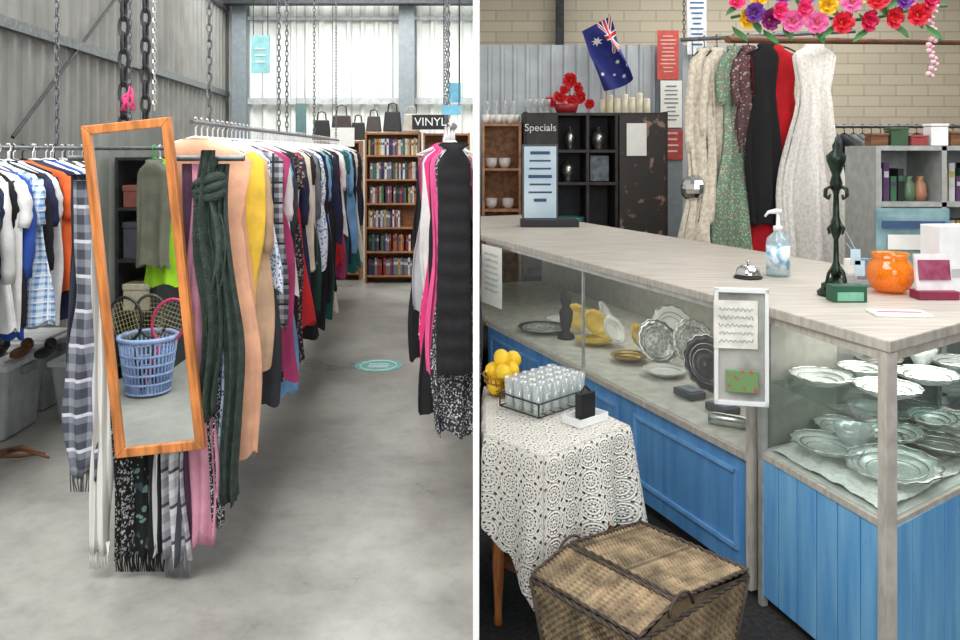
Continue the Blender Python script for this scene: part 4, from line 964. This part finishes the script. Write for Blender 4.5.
o=b.obj('tablecloth',cm,origin=(0,0,0),smooth=True,recalc=True);tag(o,'white crochet tablecloth draped over the side table','tablecloth')
X,Y=.235,2.90;rz=.75
Mr=Matrix.Translation((X,Y,TZ+.008))@Matrix.Rotation(rz,4,'Z')
e=empty('glass_rack',(X,Y,TZ),'black wire rack filled with small drinking glasses','glass rack')
b=B();T=lambda x,y,z:tuple(Mr@Vector((x,y,z)))
W_,D_=.135,.095
for z in(.004,.05): b.tube([T(-W_,-D_,z),T(W_,-D_,z),T(W_,D_,z),T(-W_,D_,z)],.003,6,closed=True)
for i in range(7): b.tube([T(-W_+i*W_/3,-D_,.004),T(-W_+i*W_/3,D_,.004)],.002,5)
for x in(-W_,W_):
    for y in(-D_,D_): b.tube([T(x,y,.004),T(x,y,.05)],.003,5)
b.obj('wire_frame',dsteel,e)
gg_=glassm('tumbler_glass',(242,248,248),.3,.03,.25)
base=None
for i in range(6):
    for j in range(4):
        p=T(-.112+.045*i,-.068+.045*j,.008)
        if base is None: base=B().lathe([(.001,0),(.014,0),(.015,.004),(.020,.10),(.018,.10),(.0135,.01),(.001,.008)],(0,0,0),14).obj('drinking_glass',gg_,origin=(0,0,0),smooth=True);o=base
        else: o=base.copy();COL.objects.link(o)
        o.location=p;tag(o,'small clear drinking glass in the wire rack','drinking glass','glasses in the wire rack')
X,Y=.088,3.04
e=empty('wire_basket',(X,Y,TZ),'round gold wire basket of lemons on the cloth','basket')
b=B();gold=mat('gold_wire',(176,130,60),.3,metal=.6)
for z,r in((.008,.05),(.03,.062),(.055,.07),(.08,.076)): b.tube([(X+r*cos(a),Y+r*sin(a),TZ+z) for a in [2*pi*k/26 for k in range(26)]],.0035,5,closed=True)
for k in range(22):
    a=2*pi*k/22;b.tube([(X+.05*cos(a),Y+.05*sin(a),TZ+.006),(X+.076*cos(a),Y+.076*sin(a),TZ+.08)],.0025,5)
b.obj('wire_frame',gold,e)
lem=mat('lemon_skin',(246,204,40),.45,var=.1,ns=12,bump=.3,bs=200)
lm=[(-.03,-.03,.045),(.03,-.03,.045),(0,.035,.045),(-.035,.0,.095),(.03,.01,.095),(0,-.045,.095),(0,.04,.11),(-.005,-.01,.14),(.04,.04,.125)]
for k,(a,c,z) in enumerate(lm):
    Mx=Matrix.Rotation(k*1.3,3,'Z')@Matrix.Rotation(.5*k,3,'Y')
    l=B().sph((0,0,0),.031,14,0,(1,1,1.18),Mx).sph(Mx@Vector((0,0,.036)),.008,8,0,(1,1,1.2),Mx).obj('lemon',lem,origin=(0,0,0),smooth=True);l.location=(X+a,Y+c,TZ+z)
    tag(l,'ripe yellow lemon in the gold wire basket','lemon','lemons in the wire basket')
X,Y=.36,2.735
e=empty('small_tray',(X,Y,TZ),'small white tray on the crochet cloth','tray')
b=B();Mt=lambda x,y:(X+x*.76-y*.65,Y+x*.65+y*.76)
b.prism([Mt(-.07,-.04),Mt(.07,-.04),Mt(.07,.04),Mt(-.07,.04)],TZ+.004,TZ+.01)
for p,q in(((-.07,-.04),(.07,-.04)),((.07,-.04),(.07,.04)),((.07,.04),(-.07,.04)),((-.07,.04),(-.07,-.04))): b.seg(Mt(*p),Mt(*q),TZ+.004,TZ+.03,.004)
b.obj('body',white,e)
o=B().box((X,Y,TZ+.06),(.07,.03,.085),.7).tube([(X-.02,Y-.015,TZ+.10),(X,Y,TZ+.125),(X+.02,Y+.015,TZ+.10)],.004,6).obj('pouch',black,smooth=False,bevel=.01);tag(o,'black soft pouch sitting in the small white tray','pouch')
# wicker picnic basket
wA=mat('wicker_straw',(156,136,106),.85,var=.4,ns=14,bump=.5,bs=220);wB=mat('wicker_brown',(116,97,74),.85,var=.4,ns=14,bump=.5,bs=220)
wC=mat('wicker_mid',(136,117,90),.85,var=.4,ns=14)
wdark=mat('dark_wicker',(76,64,54),.8,var=.35)
bx_=Matrix.Translation((.44,2.20,0))@Matrix.Rotation(math.radians(40),4,'Z')
HX,HY,HZ=.235,.185,.375
e=empty('picnic_basket',(.44,2.20,0),'large woven wicker picnic basket with dark rope edging','picnic basket')
def grid(b,P4,nu,nv,dn,amp,mats3):
    p0,q0,p1,q1=[Vector(x) for x in P4];a=3;vs=[];w_=nu*a+1
    for j in range(nv*a+1):
        for i in range(w_):
            row=min(nv-1,j//a);cell_=min(nu-1,i//a);sg_=1 if (row+cell_)%2 else -.4
            d=amp*sg_*abs(sin(pi*i/a))*abs(sin(pi*j/a));t=j/(nv*a)
            vs.append(bx_@(p0.lerp(q0,i/(nu*a)).lerp(p1.lerp(q1,i/(nu*a)),t)+dn*d))
    o=len(b.v);b.v+=[tuple(v) for v in vs];rr_=random.Random(9)
    rowc=[rr_.random() for _ in range(nv)]
    for j in range(nv*a):
        for i in range(nu*a):
            k=(j//a+i//a)%2;c_=rowc[j//a]
            b.f.append((o+j*w_+i,o+j*w_+i+1,o+(j+1)*w_+i+1,o+(j+1)*w_+i));b.m.append(mats3[0] if (k and c_>.25) else (mats3[1] if c_>.6 else mats3[2] if c_>.2 else mats3[0]))
b=B();c=[(-HX,-HY),(HX,-HY),(HX,HY),(-HX,HY)];s=.76
for k in range(4):
    p,q=c[k],c[(k+1)%4];dn=Vector((q[1]-p[1],-(q[0]-p[0]),0)).normalized()
    grid(b,[(p[0]*s,p[1]*s,.01),(q[0]*s,q[1]*s,.01),(p[0],p[1],HZ),(q[0],q[1],HZ)],int(40*(Vector(q)-Vector(p)).length/.45),40,dn,.005,(0,1,2))
SX=-.085;RZ=.045
for sy in(-1,1):
    y_=sy*HY
    for xa,xb in((-HX,SX),(SX,HX)):
        za=HZ if xa==-HX else HZ+RZ;zb=HZ+RZ if xa==-HX else HZ
        b.add([bx_@Vector(v) for v in((xa,y_,HZ-.005),(xb,y_,HZ-.005),(xb,y_,zb),(xa,y_,za))],[(0,1,2,3)],1)
b.obj('body',[wC,wB,wA],e,smooth=True,recalc=False)
G=lambda x,y,z:tuple(bx_@Vector((x,y,z)))
def rope(pts,r,closed=True,name='rope_edging'):
    P_=[Vector(p) for p in pts];out_=[[],[]];kk=0
    segs=len(P_) if closed else len(P_)-1
    for i in range(segs):
        a_,b__=P_[i],P_[(i+1)%len(P_)];n_=max(2,int((b__-a_).length/.008))
        t_=(b__-a_).normalized();u_=t_.orthogonal().normalized();v_=t_.cross(u_)
        for j in range(n_):
            for s2 in(0,1):
                an=kk*.8+pi*s2;out_[s2].append(a_.lerp(b__,j/n_)+(u_*cos(an)+v_*sin(an))*r*.5)
            kk+=1
    b=B()
    for q_ in out_: b.tube(q_,r*.62,5,closed=closed)
    return b.obj(name,wdark,e,smooth=True)
rope([G(*p,HZ) for p in c],.008)
for p in c: B().tube([G(p[0]*.77,p[1]*.77,.01),G(p[0],p[1],HZ)],.008,8).obj('corner_post',wdark,e,smooth=True)
b=B();grid(b,[(-HX,-HY,HZ+.010),(SX-.005,-HY,HZ+RZ),(-HX,HY,HZ+.010),(SX-.005,HY,HZ+RZ)],22,34,Vector((0,0,1)),.005,(0,1,2));b.obj('lid',[wC,wB,wA],e,smooth=True,recalc=False)
b=B();grid(b,[(SX+.005,-HY,HZ+RZ),(HX,-HY,HZ+.012),(SX+.005,HY,HZ+RZ),(HX,HY,HZ+.012)],44,34,Vector((0,0,1)),.005,(0,1,2));b.obj('lid',[wA,wC,wB],e,smooth=True,recalc=False)
rope([G(SX+.008,-HY,HZ+RZ+.004),G(HX,-HY,HZ+.016),G(HX,HY,HZ+.016),G(SX+.008,HY,HZ+RZ+.004)],.006,True,'lid_border')
rope([G(SX-.008,-HY,HZ+RZ+.004),G(-HX,-HY,HZ+.014),G(-HX,HY,HZ+.014),G(SX-.008,HY,HZ+RZ+.004)],.005,True,'lid_border')
for sgn in(-1,1):
    y_=sgn*(HY+.006)
    pts=[G(SX+.01+.05*cos(a),y_,HZ+.02+.045*sin(a)) for a in [pi*k/10 for k in range(11)]]
    B().tube(pts,.004,8).obj('handle',wdark,e,smooth=True)
# ================================================================= LIGHT
def area(name,loc,rot,sx,sy,pw,col=(1,1,1)):
    l=bpy.data.lights.new(name,'AREA');l.shape='RECTANGLE';l.size=sx;l.size_y=sy;l.energy=pw;l.color=col
    o=bpy.data.objects.new(name,l);COL.objects.link(o);o.location=loc;o.rotation_euler=rot
area('roof_light',(-1.7,5.5,4.4),(0,0,0),2.6,9,300,(1,.99,.97))
area('roof_light',(-1.8,9.6,4.2),(math.radians(35),0,0),3,1.2,100,(1,1,1))
area('roof_light',(-1.5,.6,4.2),(math.radians(18),0,0),2.5,3,210)
area('roof_light',(2.6,3.0,3.4),(0,0,0),3,3,95,(1,.97,.93))
area('roof_light',(3.0,7.0,3.6),(0,0,0),3,2.4,100,(1,.97,.93))
area('front_fill',(1.2,-1.8,2.2),(math.radians(80),0,0),3,2,105,(.95,.98,1))  # added fill from behind the camera; no doorway stands there
angd=math.atan2(du[1],du[0])
area('cabinet_fill',(.95,3.95,.972),(0,0,angd),2.2,.25,5,(1,.98,.94))  # added fills brightening both display interiors; no lamp fitting is there
area('cabinet_fill',(1.45,2.72,.985),(0,0,.5),.6,.35,5,(1,.98,.94))
w=bpy.data.worlds.new('world');S.world=w;w.use_nodes=True
bg=w.node_tree.nodes['Background'];bg.inputs[0].default_value=(.92,.96,1,1);bg.inputs[1].default_value=.56
# ================================================================= CAMERA
cd=bpy.data.cameras.new('camera');cam=bpy.data.objects.new('camera',cd);COL.objects.link(cam)
cam.location=(0,0,1.55);cam.rotation_euler=(pi/2,0,0);cd.sensor_width=36;cd.lens=30;cd.shift_y=-170/960;cd.clip_start=.05
S.camera=cam
